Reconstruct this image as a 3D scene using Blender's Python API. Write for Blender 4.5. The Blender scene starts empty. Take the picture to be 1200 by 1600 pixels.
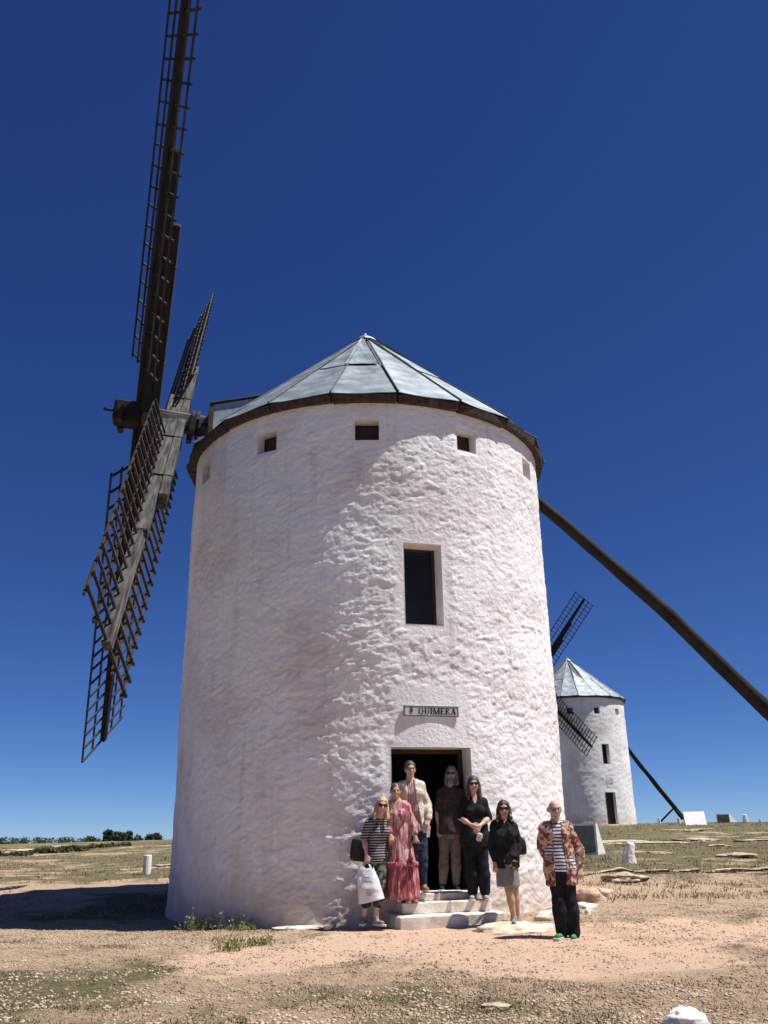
import bpy, math, random
import numpy as np
from mathutils import Matrix, Vector
rnd = random.Random(7)
rs = np.random.RandomState(11)
scn = bpy.context.scene
COL = scn.collection
R = math.radians
U = 0.93            # survey units -> metres (everything top-level is scaled by this at the end)

# ------------------------------------------------------------------ camera
TILT, ROLL, CH, FPX = R(20.46), R(1.0), 1.4, 1340.0
fw = Vector((0, math.cos(TILT), math.sin(TILT)))
r0 = Vector((1, 0, 0)); u0 = Vector((0, -math.sin(TILT), math.cos(TILT)))
crt = math.cos(ROLL) * r0 - math.sin(ROLL) * u0
cup = math.cos(ROLL) * u0 + math.sin(ROLL) * r0
cd = bpy.data.cameras.new('camera'); cam = bpy.data.objects.new('camera', cd); COL.objects.link(cam)
cd.sensor_fit = 'VERTICAL'; cd.sensor_height = 24.0; cd.lens = 24.0 * FPX / 1600.0
cd.clip_start = 0.1; cd.clip_end = 9000
cam.matrix_world = Matrix(((crt.x, cup.x, -fw.x, 0), (crt.y, cup.y, -fw.y, 0), (crt.z, cup.z, -fw.z, CH * U), (0, 0, 0, 1)))
scn.camera = cam
# ------------------------------------------------------------------ light
SUN_EL, SUN_TH = R(63), R(81)      # elevation; azimuth measured from "towards the camera" round to the right
sdir = Vector((math.sin(SUN_TH) * math.cos(SUN_EL), -math.cos(SUN_TH) * math.cos(SUN_EL), math.sin(SUN_EL)))
w = bpy.data.worlds.new('World'); scn.world = w; w.use_nodes = True
wn = w.node_tree.nodes; wl = w.node_tree.links
bg = wn['Background']; sky = wn.new('ShaderNodeTexSky'); sky.sky_type = 'NISHITA'; sky.sun_disc = False
sky.sun_elevation = SUN_EL; sky.sun_rotation = math.atan2(sdir.x, sdir.y)
sky.altitude = 700; sky.air_density = 0.5; sky.dust_density = 0.0; sky.ozone_density = 10.0
# one grade over the whole dome: the deep, saturated blue of the photograph's sky
SKY = 0.10; SKYM = 0.79
_sp = wn.new('ShaderNodeSeparateColor'); _cb = wn.new('ShaderNodeCombineColor'); wl.new(sky.outputs[0], _sp.inputs[0])
for _i, (_g, _c) in enumerate(((1.125, .79), (1.04, .76), (.84, .80))):
    _p = wn.new('ShaderNodeMath'); _p.operation = 'POWER'; _p.inputs[1].default_value = _g; wl.new(_sp.outputs[_i], _p.inputs[0])
    _m = wn.new('ShaderNodeMath'); _m.operation = 'MULTIPLY'; _m.inputs[1].default_value = _c * SKYM * SKY ** (_g - 1); wl.new(_p.outputs[0], _m.inputs[0])
    wl.new(_m.outputs[0], _cb.inputs[_i])
wl.new(_cb.outputs[0], bg.inputs[0]); bg.inputs[1].default_value = SKY
sl = bpy.data.lights.new('sun', 'SUN'); sun = bpy.data.objects.new('sun', sl); COL.objects.link(sun)
sl.energy = 5.0; sl.angle = R(0.53); sl.color = (1.0, 0.955, 0.915)
sun.rotation_euler = (-sdir).to_track_quat('-Z', 'Y').to_euler(); sun.location = (10, 0, 30)
scn.view_settings.view_transform = 'Standard'; scn.view_settings.look = 'None'
scn.view_settings.exposure = 0.50; scn.view_settings.gamma = 1.0; scn.view_settings.use_curve_mapping = False

# ------------------------------------------------------------------ survey helper
def at(px, py, D):
    """point at ground distance D (units) along the sight line of photo pixel (px, py)"""
    d = fw + crt * ((px - 600) / FPX) + cup * ((800 - py) / FPX)
    return np.array([0, 0, CH]) + np.array(d) * (D / d.y)

# ------------------------------------------------------------------ numpy noise
def _h(i, j, k, s=0):
    n = (i.astype(np.int64) * 374761393 + j.astype(np.int64) * 668265263 + k.astype(np.int64) * 2147483647 + s * 1274126177) & 0xffffffff
    n = ((n ^ (n >> 13)) * 1274126177) & 0xffffffff
    n = n ^ (n >> 16)
    return (n & 0xffffff) / float(0x1000000)
def vnoise(p, s=0):
    p = np.asarray(p, float); i = np.floor(p).astype(np.int64); f = p - i
    f = f * f * f * (f * (f * 6 - 15) + 10)
    r = 0
    for a in (0, 1):
        wa = f[..., 0] if a else 1 - f[..., 0]
        for b in (0, 1):
            wb = f[..., 1] if b else 1 - f[..., 1]
            for c in (0, 1):
                wc = f[..., 2] if c else 1 - f[..., 2]
                r = r + wa * wb * wc * _h(i[..., 0] + a, i[..., 1] + b, i[..., 2] + c, s)
    return r * 2 - 1
def fbm(p, o=4, s=0, g=0.5):
    p = np.asarray(p, float); r = 0; a = 1.0
    for k in range(o):
        r = r + a * vnoise(p * (2.03 ** k) + 17.3 * k, s + k); a *= g
    return r
def worley2(u, v, s=0):
    iu = np.floor(u).astype(np.int64); iv = np.floor(v).astype(np.int64)
    f1 = np.full(u.shape, 9.0); f2 = f1.copy(); hh = np.zeros(u.shape)
    for a in (-1, 0, 1):
        for b in (-1, 0, 1):
            x = iu + a; y = iv + b; z = np.zeros_like(x)
            d = np.hypot(x + _h(x, y, z, s) - u, y + _h(x, y, z, s + 5) - v)
            hr = _h(x, y, z, s + 9)
            nf = d < f1
            f2 = np.where(nf, f1, np.minimum(f2, d)); hh = np.where(nf, hr, hh); f1 = np.where(nf, d, f1)
    return f1, f2, hh
def sst(a, b, x):
    t = np.clip((x - a) / (b - a), 0, 1); return t * t * (3 - 2 * t)

# ------------------------------------------------------------------ object helpers
def tag(o, label=None, cat=None, group=None, kind=None):
    for k, v in (('label', label), ('category', cat), ('group', group), ('kind', kind)):
        if v: o[k] = v
    return o
def empty(name, loc, label=None, cat=None, group=None):
    o = bpy.data.objects.new(name, None); COL.objects.link(o); o.location = Vector(loc); o.empty_display_size = .2
    return tag(o, label, cat, group)
def link(name, me, parent=None, mw=None, m=None):
    if m is not None and len(me.materials) == 0: me.materials.append(m)
    o = bpy.data.objects.new(name, me); COL.objects.link(o)
    if parent is not None: o.parent = parent
    if mw is not None: o.matrix_local = mw
    return o
def mesh(v, f, m=None, smooth=False, name='mesh'):
    me = bpy.data.meshes.new(name)
    v = np.asarray(v, np.float32)
    if isinstance(f, np.ndarray):
        n = len(f); k = f.shape[1]
        me.vertices.add(len(v)); me.vertices.foreach_set('co', v.ravel())
        me.loops.add(n * k); me.loops.foreach_set('vertex_index', f.astype(np.int32).ravel())
        me.polygons.add(n); me.polygons.foreach_set('loop_start', np.arange(0, n * k, k, dtype=np.int32))
        me.update(calc_edges=True)
    else:
        me.from_pydata([tuple(map(float, q)) for q in v], [], f)
    if m is not None:
        for q in (m if isinstance(m, (list, tuple)) else [m]): me.materials.append(q)
    if smooth: me.polygons.foreach_set('use_smooth', [True] * len(me.polygons))
    me.validate(); me.update()
    return me
class MB:
    """collects simple shapes into one mesh"""
    def __init__(s): s.v = []; s.f = []
    def add(s, v, f):
        b = len(s.v); s.v += [tuple(map(float, q)) for q in v]; s.f += [tuple(b + i for i in q) for q in f]
    def box(s, c, d, M=None, bev=0.0):
        x, y, z = [q / 2 for q in d]
        if bev <= 0:
            v = [(-x, -y, -z), (x, -y, -z), (x, y, -z), (-x, y, -z), (-x, -y, z), (x, -y, z), (x, y, z), (-x, y, z)]
            f = [(0, 3, 2, 1), (4, 5, 6, 7), (0, 1, 5, 4), (1, 2, 6, 5), (2, 3, 7, 6), (3, 0, 4, 7)]
        else:
            v = []; b = bev
            for (zz, q) in ((-z, b), (-z + b, 0), (z - b, 0), (z, b)):
                X, Y = x - q, y - q
                v += [(-X + b, -Y, zz), (X - b, -Y, zz), (X, -Y + b, zz), (X, Y - b, zz), (X - b, Y, zz), (-X + b, Y, zz), (-X, Y - b, zz), (-X, -Y + b, zz)]
            f = [tuple(range(7, -1, -1)), tuple(range(24, 32))]
            for r in range(3):
                for k in range(8): f.append((r * 8 + k, r * 8 + (k + 1) % 8, r * 8 + 8 + (k + 1) % 8, r * 8 + 8 + k))
        M = M or Matrix.Identity(4)
        s.add([tuple(Vector(c) + (M.to_3x3() @ Vector(q))) for q in v], f); return s
    def tube(s, pts, rad, n=8, caps=True, sq=1.0):
        pts = [Vector(p) for p in pts]; rad = rad if isinstance(rad, (list, tuple)) else [rad] * len(pts)
        v = []; f = []
        up = Vector((0, 0, 1))
        for i, p in enumerate(pts):
            t = (pts[min(i + 1, len(pts) - 1)] - pts[max(i - 1, 0)]).normalized()
            a = t.cross(up if abs(t.z) < .95 else Vector((1, 0, 0))).normalized(); b = a.cross(t).normalized()
            for k in range(n):
                g = 2 * math.pi * k / n
                v.append(tuple(p + a * rad[i] * math.cos(g) + b * rad[i] * sq * math.sin(g)))
        for i in range(len(pts) - 1):
            for k in range(n): f.append((i * n + k, i * n + (k + 1) % n, (i + 1) * n + (k + 1) % n, (i + 1) * n + k))
        if caps: f.append(tuple(range(n - 1, -1, -1))); f.append(tuple((len(pts) - 1) * n + k for k in range(n)))
        s.add(v, f); return s
    def mesh(s, m=None, smooth=False): return mesh(s.v, s.f, m, smooth)
    def obj(s, name, m, parent=None, mw=None, smooth=False): return link(name, s.mesh(m, smooth), parent, mw)
def frame(o, x, y, z):
    return Matrix(((x[0], y[0], z[0], o[0]), (x[1], y[1], z[1], o[1]), (x[2], y[2], z[2], o[2]), (0, 0, 0, 1)))

# ------------------------------------------------------------------ materials
def nodes(name):
    m = bpy.data.materials.new(name); m.use_nodes = True
    n = m.node_tree.nodes; return m, n, m.node_tree.links, n['Principled BSDF']
def N(n, t, **k):
    x = n.new(t)
    for a, b in k.items():
        if a in x.inputs.keys(): x.inputs[a].default_value = b
        else: setattr(x, a, b)
    return x
def ramp(n, stops):
    r = n.new('ShaderNodeValToRGB'); e = r.color_ramp.elements
    while len(e) < len(stops): e.new(.5)
    for q, (p, c) in zip(e, stops): q.position = p; q.color = tuple(c) + (1,) if len(c) == 3 else c
    return r
def mat(name, a, b=None, rough=.8, scale=8.0, stretch=(1, 1, 1), bump=0.0, bscale=None, metal=0.0, spec=.3, detail=6, lo=.35, hi=.65, rnd_amt=0.0):
    m, n, l, p = nodes(name); b = b or a
    tc = n.new('ShaderNodeTexCoord'); mp = N(n, 'ShaderNodeMapping'); mp.inputs['Scale'].default_value = stretch
    l.new(tc.outputs['Object'], mp.inputs[0])
    nz = N(n, 'ShaderNodeTexNoise', Scale=scale, Detail=detail); l.new(mp.outputs[0], nz.inputs['Vector'])
    rp = ramp(n, [(lo, a), (hi, b)]); l.new(nz.outputs[0], rp.inputs[0])
    out = rp.outputs[0]
    if rnd_amt:
        oi = n.new('ShaderNodeObjectInfo'); hs = n.new('ShaderNodeHueSaturation')
        mr = N(n, 'ShaderNodeMapRange'); mr.inputs['To Min'].default_value = 1 - rnd_amt; mr.inputs['To Max'].default_value = 1 + rnd_amt
        l.new(oi.outputs['Random'], mr.inputs[0]); l.new(mr.outputs[0], hs.inputs['Value']); l.new(out, hs.inputs['Color']); out = hs.outputs[0]
    l.new(out, p.inputs['Base Color'])
    p.inputs['Roughness'].default_value = rough; p.inputs['Metallic'].default_value = metal; p.inputs['Specular IOR Level'].default_value = spec
    if bump:
        nb = N(n, 'ShaderNodeTexNoise', Scale=bscale or scale * 4, Detail=8.0); l.new(mp.outputs[0], nb.inputs['Vector'])
        bp = N(n, 'ShaderNodeBump', Strength=1.0, Distance=bump); l.new(nb.outputs[0], bp.inputs['Height']); l.new(bp.outputs[0], p.inputs['Normal'])
    return m
def m_plaster(name='whitewash'):
    m, n, l, p = nodes(name); tc = n.new('ShaderNodeTexCoord')
    n1 = N(n, 'ShaderNodeTexNoise', Scale=.7, Detail=7.0, Roughness=.62); l.new(tc.outputs['Object'], n1.inputs['Vector'])
    r1 = ramp(n, [(.30, (.66, .60, .575)), (.5, (.79, .77, .755)), (.72, (.86, .85, .84))]); l.new(n1.outputs[0], r1.inputs[0])
    # rain streaks running down from the eave and the sills
    mp = N(n, 'ShaderNodeMapping'); mp.inputs['Scale'].default_value = (5.5, 5.5, .32); l.new(tc.outputs['Object'], mp.inputs[0])
    n4 = N(n, 'ShaderNodeTexNoise', Scale=1.0, Detail=6.0, Roughness=.6); l.new(mp.outputs[0], n4.inputs['Vector'])
    r4 = ramp(n, [(.52, (1, 1, 1)), (.74, (.80, .77, .74))]); l.new(n4.outputs[0], r4.inputs[0])
    m4 = N(n, 'ShaderNodeMix', data_type='RGBA', blend_type='MULTIPLY'); m4.inputs[0].default_value = .8; l.new(r1.outputs[0], m4.inputs[6]); l.new(r4.outputs[0], m4.inputs[7])
    # splash of ochre dirt low on the wall, broken up by noise
    sx = n.new('ShaderNodeSeparateXYZ'); l.new(tc.outputs['Object'], sx.inputs[0])
    n2 = N(n, 'ShaderNodeTexNoise', Scale=2.6, Detail=8.0, Roughness=.7); l.new(tc.outputs['Object'], n2.inputs['Vector'])
    ad = N(n, 'ShaderNodeMath', operation='MULTIPLY_ADD'); l.new(n2.outputs[0], ad.inputs[0]); ad.inputs[1].default_value = -1.5; l.new(sx.outputs[2], ad.inputs[2])
    mr = N(n, 'ShaderNodeMapRange'); mr.inputs['From Min'].default_value = -.75; mr.inputs['From Max'].default_value = .15
    mr.inputs['To Min'].default_value = .8; mr.inputs['To Max'].default_value = 0; l.new(ad.outputs[0], mr.inputs[0])
    mx = N(n, 'ShaderNodeMix', data_type='RGBA'); l.new(mr.outputs[0], mx.inputs[0]); l.new(m4.outputs[2], mx.inputs[6]); mx.inputs[7].default_value = (.50, .37, .25, 1)
    l.new(mx.outputs[2], p.inputs['Base Color']); p.inputs['Roughness'].default_value = .93; p.inputs['Specular IOR Level'].default_value = .15
    n3 = N(n, 'ShaderNodeTexNoise', Scale=16, Detail=10.0, Roughness=.65); l.new(tc.outputs['Object'], n3.inputs['Vector'])
    bp = N(n, 'ShaderNodeBump', Strength=1.0, Distance=.018); l.new(n3.outputs[0], bp.inputs['Height']); l.new(bp.outputs[0], p.inputs['Normal'])
    return m
M_WHITE = m_plaster()
M_TRIM = mat('whitewash_trim', (.70, .65, .62), (.82, .79, .78), .92, 3, bump=.006, bscale=25)
M_ZINC = mat('zinc_sheet', (.17, .205, .225), (.32, .365, .39), .60, 2.6, (1, 1, 1.0), bump=.004, bscale=5, metal=.55, spec=.5, detail=9, rnd_amt=.10)
M_SEAM = mat('zinc_seam', (.06, .075, .085), (.13, .15, .165), .8, 6, metal=.1)
M_WOOD = mat('weathered_wood', (.022, .020, .018), (.13, .12, .108), .85, 5, (.35, 3.2, 3.2), bump=.008, bscale=14, rnd_amt=.22)
M_WOODB = mat('darker_wood', (.007, .006, .006), (.022, .019, .017), .9, 5, (.35, 3.2, 3.2), bump=.008, bscale=14, rnd_amt=.2)  # darker tone of the weathered wood: outer near stock and far mill
M_LATH = mat('grey_lath', (.014, .011, .009), (.055, .045, .036), .85, 6, (.5, 3, 3), rnd_amt=.35)
M_POLE = mat('tarred_pole', (.008, .006, .006), (.020, .014, .012), .85, 3, (1, 1, .5), bump=.01, bscale=8)
M_EAVE = mat('eave_wood', (.035, .022, .018), (.085, .055, .042), .85, 9, bump=.01)
M_SHUT = mat('shutter_wood', (.035, .018, .014), (.07, .035, .026), .7, 9, (3, 3, .6))
M_DARK = mat('passage_painted_shade', (.05, .042, .036), (.03, .026, .022), .9, 3)  # interior shade put into the colour; the room's own walls are whitewashed
M_IRON = mat('iron', (.02, .018, .017), (.05, .035, .028), .6, 12, metal=.6)
def m_glass():
    m, n, l, p = nodes('window_glass'); p.inputs['Base Color'].default_value = (.016, .017, .018, 1); p.inputs['Roughness'].default_value = .22
    p.inputs['Specular IOR Level'].default_value = .16
    tc = n.new('ShaderNodeTexCoord'); nz = N(n, 'ShaderNodeTexNoise', Scale=2.0, Detail=2.0); l.new(tc.outputs['Object'], nz.inputs['Vector'])
    bp = N(n, 'ShaderNodeBump', Strength=.4, Distance=.01); l.new(nz.outputs[0], bp.inputs['Height']); l.new(bp.outputs[0], p.inputs['Normal'])
    return m
M_GLASS = m_glass()
M_STEP = mat('painted_step', (.55, .46, .36), (.76, .71, .63), .85, 5, bump=.006, bscale=30)
M_ROCK = mat('limestone', (.30, .235, .165), (.54, .45, .34), .9, 4, bump=.02, bscale=14, rnd_amt=.12)
M_ROCKR = mat('red_limestone', (.30, .18, .125), (.55, .42, .31), .9, 4, bump=.02, bscale=14, rnd_amt=.12)
M_APRON = mat('pale_apron_crust', (.50, .38, .26), (.74, .66, .52), .9, 5, bump=.02, bscale=18)
M_ROCKW = mat('whitewashed_rock', (.62, .59, .56), (.80, .78, .76), .9, 5, bump=.02, bscale=16)
M_CONC = mat('white_concrete', (.62, .60, .56), (.80, .79, .76), .85, 5, bump=.004)
M_PLAQ = mat('dark_plaque', (.09, .11, .11), (.16, .18, .18), .5, 6)
M_TRUNK = mat('bark', (.06, .045, .035), (.11, .085, .065), .9, 9)
M_PINE = mat('pine_foliage', (.018, .032, .012), (.05, .075, .028), .8, 1.2, rnd_amt=.25)
M_SHRUB = mat('shrub_foliage', (.075, .085, .04), (.16, .165, .08), .85, 3, rnd_amt=.2)
M_WEED = mat('weed_leaf', (.085, .105, .03), (.22, .23, .08), .7, 9)
M_YEL = mat('yellow_petals', (.55, .42, .02), (.7, .58, .05), .7, 9)
M_DRY = mat('dry_grass_blades', (.24, .18, .10), (.46, .36, .22), .85, 1.3)
M_GRN = mat('olive_grass_blades', (.095, .088, .042), (.27, .23, .13), .85, 1.1)
M_PEB = mat('pebble_stone', (.24, .17, .115), (.56, .45, .33), .9, 1.7, detail=10)
# ------------------------------------------------------------------ terrain
TP = np.array([(-4, 4, 0), (4, 4, 0), (-3, 8, 0), (3, 8, 0), (0, 8, -.02), (2.4, 12.9, 0), (-.4, 14.6, 0), (-4.2, 17.7, .03), (3.4, 17.7, .2), (.16, 13.95, .06), (1.8, 14.1, .08),
    (-.33, 14.2, .065), (-1.2, 14.2, .02), (-9.5, 22.8, .26), (-5.4, 22, .27), (-7.3, 28, .34), (6.5, 25, .47), (8.9, 22, .25), (6.3, 30, .57), (11.6, 45, .88), (14.6, 66, 1.58),
    (18, 68, 1.64), (30, 75, 1.6), (-14, 50, .42), (-30, 60, .5), (-50, 110, .72), (-90, 110, .7), (0, 95, 1.3), (50, 70, 1.6), (15, 15, .1), (-15, 12, .05), (-12, 17, .08), (45, 40, .8), (-40, 30, .3), (20, 95, 1.6)], float)
def _tps(r): return np.where(r > 1e-9, r * r * np.log(r + 1e-12), 0)
_n = len(TP); _K = _tps(np.hypot(TP[:, None, 0] - TP[None, :, 0], TP[:, None, 1] - TP[None, :, 1])) + np.eye(_n) * .5
_P = np.c_[np.ones(_n), TP[:, :2]]
_A = np.block([[_K, _P], [_P.T, np.zeros((3, 3))]]); _S = np.linalg.solve(_A, np.r_[TP[:, 2], 0, 0, 0])
def zbase(x, y):
    x = np.asarray(x, float); y = np.asarray(y, float); sh = np.broadcast(x, y).shape
    X = np.clip(np.broadcast_to(x, sh).ravel(), -100, 70); Y = np.clip(np.broadcast_to(y, sh).ravel(), 3, 112)
    z = _S[_n] + _S[_n + 1] * X + _S[_n + 2] * Y
    for k in range(_n): z = z + _S[k] * _tps(np.hypot(X - TP[k, 0], Y - TP[k, 1]))
    z = z.reshape(sh)
    d = np.maximum(0, y - (82 + 28 * sst(10, -40, x)))                     # the hilltop falls away behind its crest
    z = z - 9.0 * (1 - np.exp(-(d / 160.0) ** 2)) - 12 * sst(600, 3000, np.hypot(x, y))
    r = np.maximum(0, np.abs(x + 0) - 75); z = z - 6 * (1 - np.exp(-(r / 200.) ** 2))
    return z
def zg(x, y):
    x = np.asarray(x, float); y = np.asarray(y, float)
    p = np.stack(np.broadcast_arrays(x, y, 0 * x), -1)
    z = zbase(x, y)
    near = np.exp(-(np.hypot(x + .39, y - 18.54) - 3.89).clip(0) / .5)
    z = z + .035 * fbm(p * .5, 3, 3) * (1 - near) + .018 * fbm(p * 2.3, 3, 8) * (1 - .7 * near)
    # a low rock ledge running off to the right of the mill
    yl = 20.6 + .12 * (x - 4) + .35 * vnoise(p * .7, 21)
    k = sst(3.4, 4.6, x) * (1 - sst(14, 22, x))
    z = z + k * .16 * (sst(-.06, .06, y - yl) * np.exp(-np.maximum(0, y - yl) / 2.5))
    return z
def axis(segs):
    out = [segs[0][0]]
    for a, b, s0, s1 in segs:
        x = a; s = s0
        while x < b:
            s = s0 + (s1 - s0) * (x - a) / (b - a); x = min(b, x + s); out.append(x)
    return np.array(out)
xs = axis([(-3000, -400, 500, 150), (-400, -100, 60, 12), (-100, -30, 6, 1), (-30, -9, .6, .12), (-9, 10, .075, .075), (10, 32, .12, .6), (32, 100, 1, 6), (100, 400, 12, 60), (400, 3000, 150, 500)])
ys = axis([(-40, 3, 6, .6), (3, 7, .3, .08), (7, 15, .05, .05), (15, 26, .075, .1), (26, 70, .14, .9), (70, 160, 1, 4), (160, 600, 6, 40), (600, 5000, 80, 600)])
XX, YY = np.meshgrid(xs, ys); ZZ = zg(XX, YY)
nx, ny = len(xs), len(ys); ii = np.arange(nx * ny).reshape(ny, nx)
gf = np.stack([ii[:-1, :-1], ii[:-1, 1:], ii[1:, 1:], ii[1:, :-1]], -1).reshape(-1, 4)
def sandmask(x, y):
    """1 where the trodden pink sand lies, 0 where grass grows (a property of the place, not of the light)"""
    p = np.stack([x, y, 0 * x], -1)
    d = ((x - 1.6) / 4.9) ** 2 + ((y - 12.3) / 2.5) ** 2
    d2 = ((x - 6.8) / 4.4) ** 2 + ((y - 12.9) / 2.7) ** 2
    m = np.maximum(1.25 - d, 1.1 - d2) + .55 * fbm(p * .55, 3, 5) + .22 * fbm(p * 2.1, 3, 6)
    return np.clip(m, 0, 1)
def greenmask(x, y):
    p = np.stack([x, y, 0 * x], -1)
    m = .40 * fbm(p * .22, 4, 31) + .25 * fbm(p * 1.1, 3, 32) + .42
    m = m + .36 * sst(19, 24, y) * sst(2, 5, x) + .20 * sst(20, 34, y) + .16 * sst(22, 30, y) * sst(-3, -7, x) + .22 * fbm(p * np.array([.5, 1.2, 1]), 3, 37) * sst(16, 22, y)
    m = m - .35 * np.exp(-((y - 20.5) / 2.6) ** 2) * sst(2, 5, x)
    return np.clip(m, 0, 1)
def m_ground():
    m, n, l, p = nodes('dry_hilltop_ground'); tc = n.new('ShaderNodeTexCoord')
    def nz(s, d=8.0, r=.6, st=None):
        q = N(n, 'ShaderNodeTexNoise', Scale=s, Detail=d, Roughness=r); l.new(tc.outputs['Object'], q.inputs['Vector']); return q.outputs[0]
    def mix(f, a, b):
        q = N(n, 'ShaderNodeMix', data_type='RGBA')
        if isinstance(f, float): q.inputs[0].default_value = f
        else: l.new(f, q.inputs[0])
        for i, c in ((6, a), (7, b)):
            if isinstance(c, tuple): q.inputs[i].default_value = c + (1,)
            else: l.new(c, q.inputs[i])
        return q.outputs[2]
    sand = ramp(n, [(.30, (.36, .22, .14)), (.43, (.65, .44, .30)), (.70, (.80, .60, .44))]); l.new(nz(9, 12.0, .85), sand.inputs[0])
    grav = ramp(n, [(.36, (.13, .085, .052)), (.45, (.35, .245, .155)), (.54, (.54, .40, .27)), (.63, (.70, .57, .42))]); l.new(nz(17, 12.0, .9), grav.inputs[0])
    gras = ramp(n, [(.36, (.045, .045, .022)), (.47, (.115, .105, .052)), (.56, (.205, .175, .10)), (.66, (.38, .31, .20))]); l.new(nz(11, 12.0, .9), gras.inputs[0])
    vor = N(n, 'ShaderNodeTexVoronoi', Scale=26); l.new(tc.outputs['Object'], vor.inputs['Vector'])
    vr = ramp(n, [(.16, (1, 1, 1)), (.27, (0, 0, 0))]); l.new(vor.outputs['Distance'], vr.inputs[0])
    a1 = n.new('ShaderNodeAttribute'); a1.attribute_name = 'sand'; a2 = n.new('ShaderNodeAttribute'); a2.attribute_name = 'green'
    def brk(att, sc, lo, hi):
        q = N(n, 'ShaderNodeMath', operation='MULTIPLY_ADD'); l.new(nz(sc, 6.0, .75), q.inputs[0]); q.inputs[1].default_value = .9; l.new(att, q.inputs[2])
        r = N(n, 'ShaderNodeMapRange'); r.inputs['From Min'].default_value = lo; r.inputs['From Max'].default_value = hi; l.new(q.outputs[0], r.inputs[0]); return r.outputs[0]
    c = mix(brk(a2.outputs['Fac'], 2.0, .80, 1.08), grav.outputs[0], gras.outputs[0])
    pm = N(n, 'ShaderNodeMath', operation='MULTIPLY'); l.new(vr.outputs[0], pm.inputs[0]); pm.inputs[1].default_value = .35
    c = mix(pm.outputs[0], c, (.56, .48, .37))
    c = mix(brk(a1.outputs['Fac'], 2.4, .72, 1.0), c, sand.outputs[0])
    l.new(c, p.inputs['Base Color']); p.inputs['Roughness'].default_value = .95; p.inputs['Specular IOR Level'].default_value = .1
    bp = N(n, 'ShaderNodeBump', Strength=1.0, Distance=.05); l.new(nz(26, 12.0, .75), bp.inputs['Height']); l.new(bp.outputs[0], p.inputs['Normal'])
    return m
gme = mesh(np.stack([XX, YY, ZZ], -1).reshape(-1, 3), gf, m_ground(), True)
for nm, fn in (('sand', sandmask), ('green', greenmask)):
    a = gme.attributes.new(nm, 'FLOAT', 'POINT'); a.data.foreach_set('value', fn(XX, YY).ravel().astype(np.float32))
tag(link('ground', gme), 'dry stony hilltop ground with thin grass and pink sand', kind='structure')

# ------------------------------------------------------------------ windmills
def wallpt(th, r, z): return np.array([r * math.sin(th), -r * math.cos(th), z])
def make_wall(Rw, H, ops, front, back, dz, root, amp=1.0, seed=0):
    th = np.concatenate([np.arange(-front[1], front[1], front[0]), np.arange(front[1], 2 * math.pi - front[1], back)])
    zz = np.linspace(-.35, H, int((H + .35) / dz) + 1)
    def snap(arr, v):
        k = int(np.argmin(np.abs(arr - v))); arr[k] = v
    wrap = lambda t: (t + front[1]) % (2 * math.pi) - front[1]
    for o in ops:
        for v in (o['t0'], o['t1']): snap(th, wrap(v))
        for v in (o['z0'], o['z1']): snap(zz, v)
    T, Z = np.meshgrid(th, zz); u = T * Rw
    P = np.stack([np.sin(T) * Rw, -np.cos(T) * Rw, Z], -1)
    d = .030 * fbm(P * .55, 2, seed + 1)
    P2 = P * np.array([1, 1, 1.25]) + .12 * fbm(P * 2.2, 2, seed + 40)[..., None]
    wu = u + .10 * fbm(P * 1.9, 2, seed + 3) + .25 * Z; wz = Z - .22 * u + .10 * fbm(P * 1.9 + 9, 2, seed + 4)
    f1, f2, hh = worley2(wu * 4.0, wz * 8.5, seed)
    lump = np.clip(f2 - f1, 0, .6) / .6
    patch = sst(-.35, .35, fbm(P * .9, 3, seed + 7))
    d = d + (.008 + .013 * patch) * (hh - .35) * sst(0, .35, lump) + .006 * lump * patch
    g1, g2, g3 = worley2(wu * 9.5 + 3, wz * 17, seed + 50); d = d + (.003 + .011 * sst(-.3, .5, fbm(P * 1.7, 2, seed + 60))) * (g3 - .5) * sst(0, .3, g2 - g1)
    d = d + .011 * fbm(P2 * 4.6, 4, seed + 11, .62) + .010 * (1 - np.abs(fbm(P * np.array([8, 8, 13]), 2, seed + 17)))
    d = d * amp * .74 * (.55 + .45 * sst(H - .2, H - 1.1, Z))
    msk = np.ones_like(d)
    for o in ops:
        c = (o['t0'] + o['t1']) / 2
        dt = np.abs((T - c + math.pi) % (2 * math.pi) - math.pi) - (o['t1'] - o['t0']) / 2
        e = o.get('flat', .11)
        dd = np.hypot(np.maximum(0, dt * Rw), np.maximum(0, np.maximum(o['z0'] - Z, Z - o['z1'])))
        msk = np.minimum(msk, np.maximum(o.get('low', 0.0), sst(e * .15, e * 1.9, dd + .025 * fbm(P * 3, 2, seed + 5))))
        if not o.get('ghost'): msk = np.where(dd < 1e-4, 0, msk)
    d = d * msk
    Rr = Rw + d + .05 * np.exp(-np.maximum(0, Z) / .18)
    V = np.stack([np.sin(T) * Rr, -np.cos(T) * Rr, Z], -1).reshape(-1, 3)
    nt, nz_ = len(th), len(zz); I = np.arange(nt * nz_).reshape(nz_, nt); J = np.roll(I, -1, 1)
    F = np.stack([I[:-1], J[:-1], J[1:], I[1:]], -1)
    tc = th + np.diff(np.r_[th, th[0] + 2 * math.pi]) / 2; zc = (zz[1:] + zz[:-1]) / 2
    keep = np.ones((nz_ - 1, nt), bool)
    for o in ops:
        if o.get('ghost'): continue
        a, b = wrap(o['t0']), wrap(o['t1'])
        keep &= ~(((tc > a) & (tc < b))[None] & ((zc > o['z0']) & (zc < o['z1']))[:, None])
    wall = link('wall', mesh(V, F[keep], M_WHITE, True), root)
    return wall
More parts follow.
